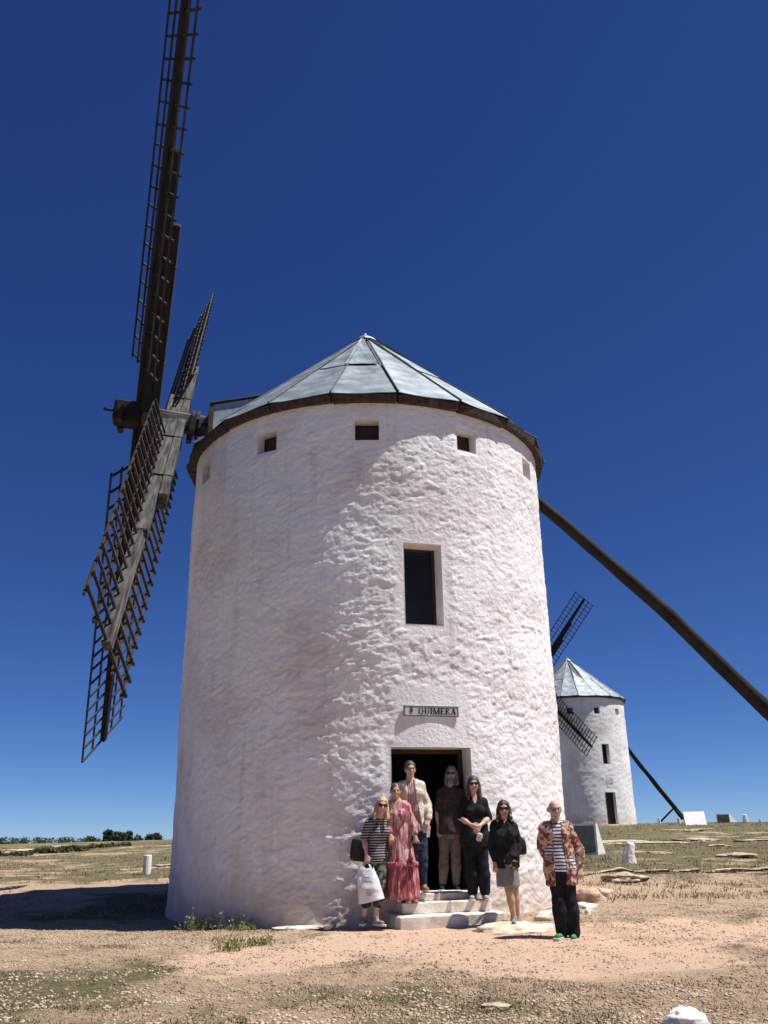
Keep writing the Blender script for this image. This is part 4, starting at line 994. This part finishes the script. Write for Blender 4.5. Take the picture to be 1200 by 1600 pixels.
        # lips take their own colour
        co = np.empty(len(me.vertices) * 3, np.float32); me.vertices.foreach_get('co', co); co = co.reshape(-1, 3)
        r = (co - J['head']) / sc; lx, lf, lz = r @ s.X, r @ s.F, r @ s.Z
        lip = (np.abs(lx) < .024) & (lf > .07) & (np.abs(lz + .070) < .0115 - .008 * (np.abs(lx) / .024) ** 2)
        vi = np.empty(len(me.loops), np.int32); me.loops.foreach_get('vertex_index', vi); pm_ = lip[vi].reshape(-1, 4).sum(1) >= 3
        me.polygons.foreach_set('material_index', pm_.astype(np.int32))
        s.b = link('body', me, s.o)
        for q in (-1, 1): s.sph('eye', s.hp(q * .033, .082, .006), .011 * sc, M_EYE)
        if smile: MB().tube([s.hp(-.017, .088, -.068), s.hp(0, .094, -.071), s.hp(.017, .088, -.068)], [.002, .0045, .002], 6).obj('teeth', M_TEETH, s.b)
        return s
    def sph(s, name, c, r, m, sq=(1, 1, 1), par=None):
        v = [(c[0] + r * sq[0] * a, c[1] + r * sq[1] * b, c[2] + r * sq[2] * d) for a, b, d in ico]; return link(name, mesh(v, [tuple(t) for t in icf], m, True), par or s.b)
    def fld(s, h=.0105):
        lo, hi = s.bounds(); return Field(lo, hi, h)
    def glasses(s, dark=True, sc=1.0):
        m = MB()
        for q in (-1, 1):
            c = s.hp(q * .034, .098, .004); n = 12; v = []
            for d in (0, 1):
                for k in range(n):
                    a = 2 * math.pi * k / n; rx, rz = (.030 * sc, .021 * sc); ex = math.copysign(abs(math.cos(a)) ** .7, math.cos(a)); ez = math.copysign(abs(math.sin(a)) ** .7, math.sin(a))
                    v.append(c + s.X * rx * ex * s.sc + s.Z * rz * ez * s.sc + s.F * (.004 - .006 * d - .012 * abs(ex) * (1 if ex * q > 0 else 0)) * s.sc)
            if dark: m.add(v, [tuple(range(n)), tuple(range(2 * n - 1, n - 1, -1))] + [(k, n + k, n + (k + 1) % n, (k + 1) % n) for k in range(n)])
            else: m.tube([v[k] for k in range(n)] + [v[0]], .0028, 5, False)
            m.tube([s.hp(q * .062, .088, .010), s.hp(q * .080, .02, .008), s.hp(q * .080, -.02, .0)], .0035, 5)
        m.tube([s.hp(-.010, .102, .010), s.hp(.010, .102, .010)], .0035, 5)
        return m.obj('sunglasses' if dark else 'glasses', M_LENS, s.b)
    def garment(s, name, f, m, wr=.006, wf=7, wst=(1, 1, .7), seed=1, par=None):
        return link(name, f.mesh(m, wr=wr, wf=wf, wst=wst, seed=seed), par or s.o)
    def shirt(s, name, m, sleeve=.9, inf=.012, hem=-.02, h=.0105, vneck=None, wr=.005, loose=0.0, seed=2, body=None):
        f = s.fld(h); s.torso(f, inf=inf)
        if loose: f.cap(s.H + s.Zs * .30 * s.L, s.H - s.Zs * .02, .12 * s.sc * s.g + loose, .135 * s.sc * s.g + loose, .06, fl=(s.Xs, 1.28))
        if hem < -.02: f.cap(s.H, s.H + s.Zs * hem, .13 * s.sc * s.g + loose, .14 * s.sc * s.g + loose, .06, fl=(s.Xs, 1.25))
        for q in 'LR': s.arm(f, q, inf=inf + .004, t1=sleeve)
        f.cut(s.H + s.Zs * hem, -s.Zs); f.cut(s.J['neck'] + s.Zs * .035, s.Zs)
        f.cap(s.J['neck'] + s.Zs * .05, s.J['neck'] + s.Zs * .02 + s.Yf * .04, .055 * s.sc, .05 * s.sc, .01, 'sub')
        if vneck: f.cap(s.J['neck'] + s.Yf * .10 + s.Zs * .03, s.J['neck'] + s.Yf * .16 - s.Zs * vneck, .05 * s.sc, .018, .01, 'sub')
        for q in 'LR':
            c = s.J['wr' + q] if sleeve >= 1 else None
        return f if body == 'raw' else s.garment(name, f, m, wr, seed=seed)
    def trousers(s, name, m, t1=1.93, inf=.012, wide=0.0, top=.10, wr=.006, h=.0105, seed=3, wst=(1, 1, .45)):
        f = s.fld(h); J = s.J; s.torso_ref()
        wh = np.linalg.norm(J['hipR'] - J['hipL']) / 2
        f.ell(s.H + s.Zs * .0, ((wh + .077 * s.sc) * s.g, .118 * s.sc * s.g, .15 * s.sc), .05, inf=inf, X=s.Xs, Z=s.Zs)
        for q in 'LR': s.leg(f, q, inf=inf, t1=t1, wide=wide)
        f.cut(s.H + s.Zs * top, s.Zs)
        return s.garment(name, f, m, wr, 7, wst, seed)
    def torso_ref(s):
        J = s.J; s.H = (J['hipL'] + J['hipR']) / 2; s.Zs = unit(J['neck'] - s.H); s.Xs = unit(J['shR'] - J['shL'])
    def shoes(s, m, ms=None, inf=.010, sole=True, names=('shoe', 'shoe')):
        for q, mm in (('L', m), ('R', ms or m)):
            a = s.J['an' + q]; t = s.J['to' + q]; lo = np.minimum(a, t) - .12; hi = np.maximum(a, t) + .12; f = Field(lo, hi, .009)
            f.cap(a + (0, 0, .0), a + (0, .015, -.04), .038 * s.sc, .036 * s.sc, .03, inf=inf); f.cap(a + (0, .03, -.045), t, .036 * s.sc, .027 * s.sc, .03, inf=inf * .6, fl=((0, 0, 1), .82))
            zf = min(t[2], 99) - .030 * s.sc; f.cut((0, 0, zf - .004), (0, 0, -1)); f.cut(a + (0, 0, .03), (0, 0, 1))
            sh_ = s.garment('shoe', f, mm, 0)
            if sole: 
                d = unit((t - a) * np.array([1, 1, 0])); pr = np.array([-d[1], d[0], 0]); c0 = a + d * -.055; v = []
                for z_ in (zf - .012, zf + .014):
                    for x_, y_ in ((-.01, .028), (.06, .034), (.14, .044), (np.linalg.norm((t - a)[:2]) + .10, .034), (np.linalg.norm((t - a)[:2]) + .12, 0), (np.linalg.norm((t - a)[:2]) + .10, -.034), (.14, -.044), (.06, -.034), (-.01, -.028)):
                        p = c0 + d * x_ * s.sc + pr * y_ * s.sc; v.append((p[0], p[1], z_))
                MB_ = MB(); MB_.add(v, [tuple(range(8, -1, -1)), tuple(range(9, 18))] + [(k, (k + 1) % 9, 9 + (k + 1) % 9, 9 + k) for k in range(9)]); MB_.obj('sole', M_SOLE, sh_)
    def hair(s, m, locks=(), cap=(.086, .104, .100), fringe=.052, k=.02, back=.0, wr=.004, name='hair', top=0.0):
        f = Field(s.hp(0, 0, 0) - .48, s.hp(0, 0, 0) + .28, .0085); sc = s.sc
        f.ell(s.hp(0, -.018 - back, .028 + top), np.array(cap) * sc, k, X=s.X, Z=s.Z)
        f.ell(s.hp(0, .085, -.035), (.066 * sc, .085 * sc, fringe * sc + .045), .012, 'sub', X=s.X, Z=s.Z)
        f.cut(s.hp(0, 0, -.06), -s.Z + s.F * .0)
        for (p, q, a, b) in locks: f.cap(s.hp(*p), s.hp(*q), a * sc, b * sc, .018)
        f.ell(s.hp(0, .090, -.035), (.054 * sc, .05 * sc, .088 * sc), .008, 'sub', X=s.X, Z=s.Z)
        return s.garment(name, f, m, wr, 34, (1, 1, .25), 5, s.b)
# ------------------------------------------------------------------ the seven people
SC = 1.075
SK1 = m_skin('skin_fair', (.56, .34, .25)); SK2 = m_skin('skin_tan', (.46, .27, .18))
C_BLK = cloth('black_cloth', (.010, .010, .013), (.022, .022, .027)); C_NAVY = cloth('black_trouser_cloth', (.010, .010, .016), (.02, .02, .03))
C_JEAN = cloth('dark_denim', (.018, .025, .045), (.04, .055, .09)); C_LINEN = m_print('beige_checked_linen', [(.62, .55, .43), (.50, .43, .33), (.68, .62, .50), (.44, .39, .30)], 42, (1, 1, 1), .2)
C_STR1 = m_stripes('black_white_stripes', (.30, .29, .27), (.022, .022, .026), .038, .46, 2, .22)
C_STR7 = m_stripes('navy_white_stripes', (.64, .62, .62), (.035, .05, .11), .045, .55, 2, .12)
C_STR3 = m_stripes('pink_striped_shirt_cloth', (.52, .36, .34), (.20, .09, .11), .030, .6, 0, .2)
C_DRESS = m_print('rose_print_dress', [(.30, .085, .10), (.42, .18, .18), (.52, .33, .30), (.36, .13, .14), (.27, .07, .09), (.44, .21, .20), (.50, .38, .34)], 24, (1.6, 1.6, .22))
C_DRESSF = m_print('rose_ruffle', [(.32, .08, .09), (.22, .05, .065), (.46, .22, .21), (.28, .07, .085)], 26, (1.5, 1.5, .3))
C_FLOR = m_print('floral_shirt_print', [(.40, .31, .22), (.22, .055, .04), (.44, .36, .28), (.25, .105, .06), (.09, .07, .055), (.44, .27, .20), (.20, .05, .045), (.46, .36, .30), (.16, .10, .075)], 24)
C_OLIV = m_print('dark_leafy_trouser_print', [(.022, .028, .022), (.05, .06, .04), (.014, .018, .016), (.14, .14, .10)], 15)
C_GREY = cloth('grey_skirt_cloth', (.16, .155, .15), (.23, .225, .22)); C_BRN = cloth('brown_shirt_cloth', (.045, .03, .032), (.08, .055, .055)); C_KHA = cloth('khaki_trouser_cloth', (.13, .10, .085), (.20, .155, .13))
C_SH_G = cloth('grey_shoe', (.17, .17, .18)); C_SH_B = cloth('tan_leather', (.20, .12, .06)); C_SH_K = cloth('black_shoe', (.02, .02, .022)); C_SH_V = cloth('bright_green_shoe', (.03, .15, .045), (.07, .28, .09)); C_SH_W = cloth('pale_shoe', (.26, .25, .24))
H_BLO = hair_mat('blond_hair', (.30, .20, .10), (.52, .40, .24)); H_BRN = hair_mat('brown_hair', (.045, .022, .012), (.11, .06, .034)); H_GRY = hair_mat('grey_hair', (.28, .27, .26), (.46, .45, .44)); H_GRY2 = hair_mat('iron_grey_hair', (.10, .095, .09), (.24, .23, .22)); H_DRK = hair_mat('dark_brown_hair', (.022, .012, .008), (.06, .032, .02))
M_LEATH = mat('black_bag_leather', (.010, .010, .011), (.022, .02, .02), .45, 9, bump=.003); M_STRAP = mat('strap_webbing', (.015, .014, .014), rough=.8)
def pp(px, py, D): return Vector(at(px, py, D))
LONG = lambda w_, ln, fr=.02: [((-.07, -.02, 0), (-w_, fr, -ln), .035, .028), ((.07, -.02, 0), (w_, fr, -ln), .035, .028), ((-.045, -.07, 0), (-w_ * .6, -.075, -ln * 1.05), .05, .035), ((.045, -.07, 0), (w_ * .6, -.075, -ln * 1.05), .05, .035), ((0, -.08, 0), (0, -.085, -ln), .05, .04)]

# woman in stripes, leaning in from the left
P1 = Person('woman with long blond hair in striped top leaning in and holding white plastic bag', 14.25,
    dict(head=(597, 1259, -.10), neck=(592, 1279, 0), shL=(577, 1286, -.04), shR=(602, 1285, .08), elL=(569, 1309, .0), wrL=(573, 1336, -.12), haL=(574, 1350, -.13), elR=(612, 1305, .2), wrR=(622, 1322, .2),
         hipL=(582, 1341, .02), hipR=(597, 1341, .04), knL=(575, 1384, -.06), knR=(594, 1382, -.08), anL=(569, 1434, .04), toL=(566, 1441, -.12), anR=(587, 1436, -.05), toR=(597, 1442, -.2)),
    SK1, sh=SC, foot=(580, 1446), hyaw=.15, hroll=-.12, female=True, girth=.98, fingers=(1.1, .5), thumbs=(1, -1)).body(True)
P1.shirt('striped_top', C_STR1, .95, .009, -.06, loose=.0, seed=4); P1.trousers('cropped_trousers', C_OLIV, 1.55, .014, .012, .02); P1.shoes(C_SH_G)
P1.hair(H_BLO, LONG(.095, .17, .045), top=.004); P1.glasses(True, 1.12)
# woman in the rose dress
P2 = Person('woman with tied brown hair in long tiered rose pink patterned dress', 14.38,
    dict(head=(618, 1236, -.03), neck=(621, 1255, 0), shL=(611, 1261, 0), shR=(633, 1261, 0), elL=(606, 1283, -.04), wrL=(610, 1305, -.15), elR=(643, 1284, -.02), wrR=(649, 1308, -.14), haR=(652, 1319, -.18),
         hipL=(616, 1311, 0), hipR=(634, 1311, 0), knL=(617, 1358, -.03), knR=(636, 1358, -.03), anL=(625, 1401, 0), anR=(638, 1402, 0), toL=(623, 1407, -.15), toR=(640, 1408, -.17)),
    SK2, sh=SC * .95, foot=(632, 1411), hyaw=.12, hroll=-.06, female=True, girth=.92, fingers=(.6, 1.0)).body(True)
f = P2.shirt('x', None, 1.72, .020, -.02, body='raw'); P2.torso_ref(); J = P2.J; W0 = P2.H + P2.Zs * .16; d0 = lambda px, py, dd=0: np.array(pp(px, py, 14.38 + dd)) - P2.org
k1 = d0(625.5, 1350); k2 = d0(627, 1404)
f.cap(W0, k1, .125, .215, .04, fl=((1, 0, 0), 1.12)); f.cut(k1, (0, 0, -1))
P2.garment('dress', f, C_DRESS, .010, 13, (1, 1, .16), 6)
f = P2.fld(); f.cap(k1 + (0, 0, .035), k2, .225, .262, .02, fl=((1, 0, 0), 1.12)); f.cut(k1 + (0, 0, .03), (0, 0, 1)); f.cut(k2, (0, 0, -1)); P2.garment('skirt_tier', f, C_DRESSF, .014, 13, (1, 1, .12), 7)
f = P2.fld(); f.cap(k1 + (0, 0, .012), k1 - (0, 0, .012), .240, .246, .02, fl=((1, 0, 0), 1.12)); f.cut(k1 + (0, 0, .022), (0, 0, 1)); f.cut(k1 - (0, 0, .025), (0, 0, -1)); P2.garment('ruffle', f, C_DRESSF, .018, 22, (1, 1, .2), 8)
P2.shoes(C_SH_W, sole=False); P2.hair(H_BRN, [((0, -.09, .02), (.0, -.115, -.02), .045, .035)], cap=(.082, .102, .097))
# scarf-like gathered neck
MB().tube([P2.J['neck'] + P2.Zs * .02 + P2.Xs * .075, P2.J['neck'] + P2.Yf * .10 - P2.Zs * .04 + P2.Xs * .03, P2.J['neck'] + P2.Yf * .12 - P2.Zs * .10, P2.J['neck'] + P2.Yf * .10 - P2.Zs * .04 - P2.Xs * .03, P2.J['neck'] + P2.Zs * .02 - P2.Xs * .075], [.018, .02, .014, .02, .018], 7).obj('collar', C_DRESS, P2.o, smooth=True)
# tall man in linen jacket
P3 = Person('tall man with brown hair in pale linen jacket, pink striped shirt and jeans', 14.62,
    dict(head=(641, 1202, -.02), neck=(641, 1222, 0), shL=(629, 1229, 0), shR=(656, 1229, 0), elL=(624, 1257, .06), wrL=(629, 1282, .02), elR=(667, 1258, .02), wrR=(670, 1281, -.12), haR=(666, 1292, -.18),
         hipL=(643, 1293, 0), hipR=(658, 1293, 0), knL=(649, 1340, -.04), knR=(661, 1340, -.04), anL=(651, 1383, .02), anR=(662, 1382, .02), toL=(650, 1389, -.16), toR=(667, 1389, -.15)),
    SK1, sh=SC, foot=(658, 1392), zfoot=None, hyaw=.2, fingers=(.5, 1.0)).body(True)
P3.shirt('striped_shirt', C_STR3, .5, .010, -.06, seed=9, vneck=.03); P3.trousers('jeans', C_JEAN, 1.93, .012, .0, .06); P3.shoes(C_SH_B)
f = P3.shirt('x', None, 1.86, .024, -.10, loose=.005, body='raw'); n0 = P3.J['neck']
f.cap(n0 + P3.Yf * .10 + P3.Zs * .02, P3.H + P3.Yf * .16 - P3.Zs * .24 - P3.Xs * .03, .055, .125, .01, 'sub', fl=(P3.Yf, 2.2)); P3.garment('linen_jacket', f, C_LINEN, .008, 8, (1, 1, .7), 10)
P3.hair(H_BRN, cap=(.083, .102, .096), top=.004); P3.glasses(False)
# man in the doorway's shade
P4 = Person('man with long grey hair and sunglasses standing in the shade of the doorway', 15.30,
    dict(head=(705, 1209, -.05), neck=(703, 1231, 0), shL=(689, 1239, 0), shR=(717, 1239, 0), elL=(683, 1267, .02), elR=(724, 1267, .02), wrL=(686, 1293, -.06), wrR=(722, 1293, -.06),
         hipL=(695, 1296, 0), hipR=(711, 1296, 0), knL=(694, 1341, -.03), knR=(712, 1341, -.03), anL=(692, 1381, 0), anR=(713, 1381, 0), toL=(690, 1388, -.16), toR=(715, 1388, -.16)),
    SK1, sh=SC, foot=(702, 1390.5), hyaw=-.1, girth=1.05).body()
P4.shirt('dark_shirt', C_BRN, 1.0, .012, -.08, loose=.015, seed=11); P4.trousers('khaki_trousers', C_KHA, 1.93, .014, .01, .04); P4.shoes(C_SH_K)
P4.hair(H_GRY2, LONG(.088, .15, .0)); P4.glasses()
f = Field(P4.hp(0, 0, -.3) - .15, P4.hp(0, 0, 0) + .2, .0085); f.ell(P4.hp(0, .062, -.105), (.052, .045, .055), .02, X=P4.X, Z=P4.Z); f.cap(P4.hp(-.055, .05, -.06), P4.hp(.055, .05, -.06), .022, .022, .03); f.cap(P4.hp(-.02, .10, -.052), P4.hp(.02, .10, -.052), .008, .008, .01)
P4.garment('beard', f, H_GRY2, .004, 40, (1, 1, .4), 3, P4.b)
# woman in black with clasped hands
P5 = Person('woman with long brown hair and sunglasses all in black with hands clasped at waist', 14.74,
    dict(head=(740, 1225, -.04), neck=(741, 1247, 0), shL=(727, 1254, 0), shR=(755, 1254, 0), elL=(720, 1278, -.04), wrL=(736, 1289, -.25), haL=(744, 1293, -.28), elR=(764, 1278, -.03), wrR=(750, 1290, -.25), haR=(745, 1299, -.28),
         hipL=(733, 1308, 0), hipR=(751, 1308, 0), knL=(737, 1354, -.03), knR=(755, 1354, -.03), anL=(739, 1396, 0), anR=(758, 1396, 0), toL=(737, 1403, -.16), toR=(761, 1403, -.15)),
    SK1, sh=SC, foot=(750, 1405), hyaw=-.05, female=True, girth=1.12, fingers=(.8, .9)).body(True)
P5.shirt('black_blouse', C_BLK, .95, .014, -.14, loose=.015, vneck=.10, seed=12); P5.trousers('wide_black_trousers', C_NAVY, 1.90, .020, .022, .04); P5.shoes(C_SH_W)
P5.hair(H_BRN, LONG(.088, .22, .03)); P5.glasses(True, 1.1)
# woman in jacket and skirt
P6 = Person('woman in black jacket and grey knee length skirt standing right of the steps', 14.05,
    dict(head=(787, 1264, -.03), neck=(787, 1284, 0), shL=(774, 1291, 0), shR=(800, 1291, .0), elL=(769, 1319, .0), wrL=(773, 1347, -.06), elR=(811, 1318, .04), wrR=(804, 1344, -.12), haR=(800, 1355, -.15),
         hipL=(783, 1345, 0), hipR=(800, 1345, 0), knL=(796, 1392, -.07), knR=(804, 1391, .04), anL=(803, 1435, -.06), anR=(809, 1435, .10), toL=(803, 1442, -.24), toR=(814, 1441, -.06)),
    SK2, sh=SC, foot=(806, 1446), hyaw=-.08, female=True, fingers=(.5, .8)).body()
P6.shirt('dark_top', C_BLK, .4, .010, -.05, seed=13, vneck=.03)
f = P6.shirt('x', None, 1.88, .017, -.10, loose=.0, body='raw'); f.cap(P6.J['neck'] + P6.Yf * .12 + P6.Zs * .02, P6.H + P6.Yf * .17 - P6.Zs * .2, .02, .035, .01, 'sub', fl=(P6.Yf, 3)); P6.garment('black_jacket', f, C_BLK, .008, 9, (1, 1, .7), 14)
f = P6.fld(); P6.torso_ref(); kb = (P6.J['knL'] + P6.J['knR']) / 2 + np.array([-.05, 0, .06]); f.ell(P6.H, (.185, .14, .15), .05, X=P6.Xs); f.cap(P6.H, kb, .135, .135, .04, fl=((1, 0, 0), 1.25)); f.cut(kb, (0, 0, -1)); f.cut(P6.H + P6.Zs * .1, P6.Zs); P6.garment('grey_skirt', f, C_GREY, .006, 7, (1, 1, .4), 15)
P6.shoes(C_SH_G); P6.hair(H_DRK, LONG(.092, .13, .04)); P6.glasses(True, 1.12)
for q in (-1, 1):
    f = Field(P6.hp(0, 0, -.1) - .2, P6.hp(0, 0, -.1) + .2, .0085); f.cap(P6.hp(q * .092, .035, -.10), P6.hp(q * .10, .05, -.165), .028, .016, .01); P6.garment('lightened_hair_end', f, H_BLO, .003, 34, (1, 1, .3), 5, P6.b)
# man in floral shirt
P7 = Person('bald older man with glasses in open floral shirt over striped tee, standing apart at right', 12.95,
    dict(head=(867, 1265, -.03), neck=(868, 1287, 0), shL=(852, 1295, 0), shR=(885, 1294, .0), elL=(846, 1322, .07), wrL=(858, 1343, .0), haL=(866, 1352, -.02), elR=(904, 1327, .04), wrR=(907, 1357, -.06), haR=(907, 1369, -.10),
         hipL=(866, 1356, 0), hipR=(885, 1356, 0), knL=(873, 1408, -.06), knR=(891, 1408, -.02), anL=(879, 1456, .0), anR=(897, 1457, .02), toL=(871, 1463, -.18), toR=(896, 1465, -.17)),
    SK1, sh=SC, foot=(886, 1467), hyaw=.05, girth=1.08, fingers=(.6, .7)).body(True)
P7.shirt('striped_tee', C_STR7, .5, .012, -.04, loose=.01, seed=16); P7.trousers('dark_trousers', C_NAVY, 2.0, .018, .026, .05, wr=.009); P7.shoes(C_SH_V)
f = P7.shirt('x', None, 1.80, .024, -.22, loose=.012, body='raw'); n0 = P7.J['neck']
f.cap(n0 + P7.Yf * .12 + P7.Zs * .02 - P7.Xs * .01, P7.H + P7.Yf * .20 - P7.Zs * .30 - P7.Xs * .035, .05, .095, .01, 'sub', fl=(P7.Yf, 2.0)); P7.garment('floral_shirt', f, C_FLOR, .010, 8, (1, 1, .7), 17)
P7.glasses(False)
f = Field(P7.hp(0, 0, 0) - .2, P7.hp(0, 0, 0) + .2, .0085)
for q in (-1, 1): f.cap(P7.hp(q * .070, -.01, .03), P7.hp(q * .068, -.05, .0), .018 * SC, .022 * SC, .02)
f.cap(P7.hp(-.06, -.07, .0), P7.hp(.06, -.07, .0), .035 * SC, .035 * SC, .03); P7.garment('hair', f, H_GRY, .003, 40, (1, 1, .4), 4, P7.b)
f = Field(P7.hp(0, 0, -.1) - .15, P7.hp(0, 0, -.1) + .15, .0085); f.ell(P7.hp(0, .066, -.100), (.040, .032, .032), .02, X=P7.X, Z=P7.Z); f.cap(P7.hp(-.022, .097, -.054), P7.hp(.022, .097, -.054), .007, .007, .01); P7.garment('beard', f, H_GRY, .003, 40, (1, 1, .4), 3, P7.b)

# ------------------------------------------------------------------ things they carry
def blob_obj(name, c, size, m, label, cat, par=None, rot=0.0, round_=.03):
    o = MB().box((0, 0, 0), size, bev=round_).obj(name, m, par, smooth=False); o.location = Vector(c); o.rotation_euler = (0, rot, 0)
    bv = o.modifiers.new('soft', 'SUBSURF'); bv.levels = 1; bv.render_levels = 2
    return tag(o, label, cat) if label else o
# white carrier bag
G = P1.J['gripL'] + P1.org
bagO = empty('carrier_bag', G, 'white plastic carrier bag hanging from the hand of the striped woman', 'bag')
M_BAG = mat('white_plastic_bag', (.66, .65, .66), (.80, .80, .82), .35, 6, bump=.012, bscale=14, spec=.5)
v = []; n = 28; rows = 22
bl, br = np.array(pp(560, 1413, 14.12)) - G, np.array(pp(601, 1404, 14.10)) - G; tl_, tr_ = np.array(pp(557, 1353, 14.12)) - G, np.array(pp(587, 1357, 14.10)) - G
for i in range(rows + 1):
    t = i / rows; a = tl_ * (1 - t) + bl * t; b = tr_ * (1 - t) + br * t
    if t < .12: pass
    c = (a + b) / 2; hx = (b - a) / 2 * (.80 + .20 * min(1, t * 3)); dp = .03 + .075 * math.sin(min(1, t * 1.3) * 1.5)
    for k in range(n):
        g = 2 * math.pi * k / n; p = c + hx * math.copysign(abs(math.cos(g)) ** .7, math.cos(g)) + np.array([0, dp, 0]) * math.sin(g)
        w_ = float(fbm(np.array([p[0] * 9, p[1] * 9 + 3 * (k > n / 2), p[2] * 4.5]), 3, 44)) * .022 * min(1, t * 5 + .2); p = p + np.array([0, w_ * (1 if math.sin(g) > 0 else -1), 0]) + hx * w_ * .6
        if i == 0: p[2] += .02 * math.sin(k * 1.7)
        v.append(p)
f_ = [(i * n + k, (i + 1) * n + k, (i + 1) * n + (k + 1) % n, i * n + (k + 1) % n) for i in range(rows) for k in range(n)] + [tuple((rows) * n + k for k in range(n - 1, -1, -1))]
link('bag_body', mesh(v, f_, M_BAG, True), bagO)
top = np.array([0, 0, .0])
for s_ in (-1, 1):
    q0 = (tl_ + tr_) / 2 + (tr_ - tl_) * .30 * s_ + np.array([0, 0, -.03])
    MB().tube([q0 + np.array([-.02, -.02, 0]), top * .5 + q0 * .5 + np.array([s_ * .012, 0, 0]), top, ], [.020, .016, .012], 6, sq=.4).obj('handle', M_BAG, bagO, smooth=True)
M_PRN = mat('grey_bag_print', (.30, .29, .31), rough=.5)
m = MB(); bx = (bl + br) / 2; tx = (tl_ + tr_) / 2
for q, w_ in ((.30, .10), (.42, .14), (.66, .05), (.74, .08), (.80, .06)):
    c = tx * (1 - q) + bx * q; m.box((c[0] - .02, c[1] - .128, c[2]), (w_, .004, .018))
# print kept as one small printed patch following the bag front
m.obj('printed_patch', M_PRN, bagO)['kind'] = 'stuff'
# black shoulder bag behind the striped woman
c = pp(562, 1328, 14.42); o = blob_obj('shoulder_bag', c, (.30, .17, .34), M_LEATH, 'black shoulder bag worn behind the hip of the striped woman', 'bag', rot=.12)
MB().tube([Vector((.10, -.04, .12)), pp(580, 1300, 14.24) - c + Vector((0, -.05, 0)), pp(583, 1284, 14.13) - c, pp(588, 1277, 14.22) - c, pp(584, 1290, 14.44) - c, Vector((-.04, .02, .14))], .014, 6, sq=.6).obj('strap', M_STRAP, o, smooth=True)
# camera in the dress woman's hand
c = pp(655, 1322, 14.16); cm = empty('camera_case', c, 'small black camera dangling from the hand of the woman in the rose dress', 'camera')
MB().box((0, 0, 0), (.15, .08, .10), bev=.015).obj('camera_body', M_LEATH, cm); MB().tube([(0, -.03, 0), (0, -.085, 0)], [.036, .034], 14).obj('lens', M_LENS, cm)
MB().tube([Vector((-.06, 0, .045)), Vector(P2.J['gripR'] + P2.org) - c + Vector((-.01, 0, 0)), Vector(P2.J['gripR'] + P2.org) - c + Vector((.012, 0, 0)), Vector((.06, 0, .045))], .006, 5).obj('strap', M_STRAP, cm)
MB().tube([Vector((.06, 0, -.03)), Vector((.10, -.02, -.20)), Vector((.12, 0, -.10))], .005, 5).obj('strap', M_STRAP, cm)
# folded papers in the tall man's hand
c = Vector(P3.J['gripR'] + P3.org) + Vector((.03, -.02, -.08)); o = MB().box((0, 0, 0), (.05, .012, .16), bev=.003).obj('folded_leaflet', M_CONC); o.location = c; o.rotation_euler = (0, .15, 0); tag(o, 'small white folded leaflet in the hand of the tall man in the jacket', 'leaflet')
# small pouch hanging below the clasped hands
c = pp(749, 1308, 14.42); o = blob_obj('drawstring_pouch', c, (.10, .06, .13), C_LINEN, 'pale little pouch hanging below the clasped hands of the woman in black', 'pouch', rot=.3, round_=.02)
MB().tube([(0, 0, .06), Vector(P5.J['gripR'] + P5.org) - c], .006, 5).obj('cord', M_STRAP, o)
# dark handbag behind the woman in the skirt, and her wrist camera
c = pp(814, 1322, 14.25); o = blob_obj('handbag', c, (.16, .24, .26), M_LEATH, 'black handbag tucked behind the elbow of the woman in the grey skirt', 'bag', rot=-.1)
MB().tube([Vector((0, -.05, .1)), pp(804, 1291, 14.02) - c + Vector((0, -.07, .08)), pp(801, 1285, 14.1) - c + Vector((0, 0, .07)), Vector((-.03, .06, .1))], .012, 6, sq=.6).obj('strap', M_STRAP, o)
c = pp(806, 1350, 13.88); cm = empty('compact_camera', c, 'compact black camera at the wrist of the woman in the grey skirt', 'camera')
MB().box((0, 0, 0), (.11, .05, .08), bev=.01).obj('camera_body', M_LEATH, cm); MB().tube([(0, -.02, 0), (0, -.05, 0)], .026, 12).obj('lens', M_LENS, cm)
c = Vector(P7.J['wrR'] + P7.org); dd = Vector(unit(P7.J['haR'] - P7.J['wrR']))
# ------------------------------------------------------------------ survey units to metres
for o in list(scn.objects):
    if o.parent is None and o.type in ('MESH', 'EMPTY', 'CURVE'):
        o.location = o.location * U; o.scale = o.scale * U
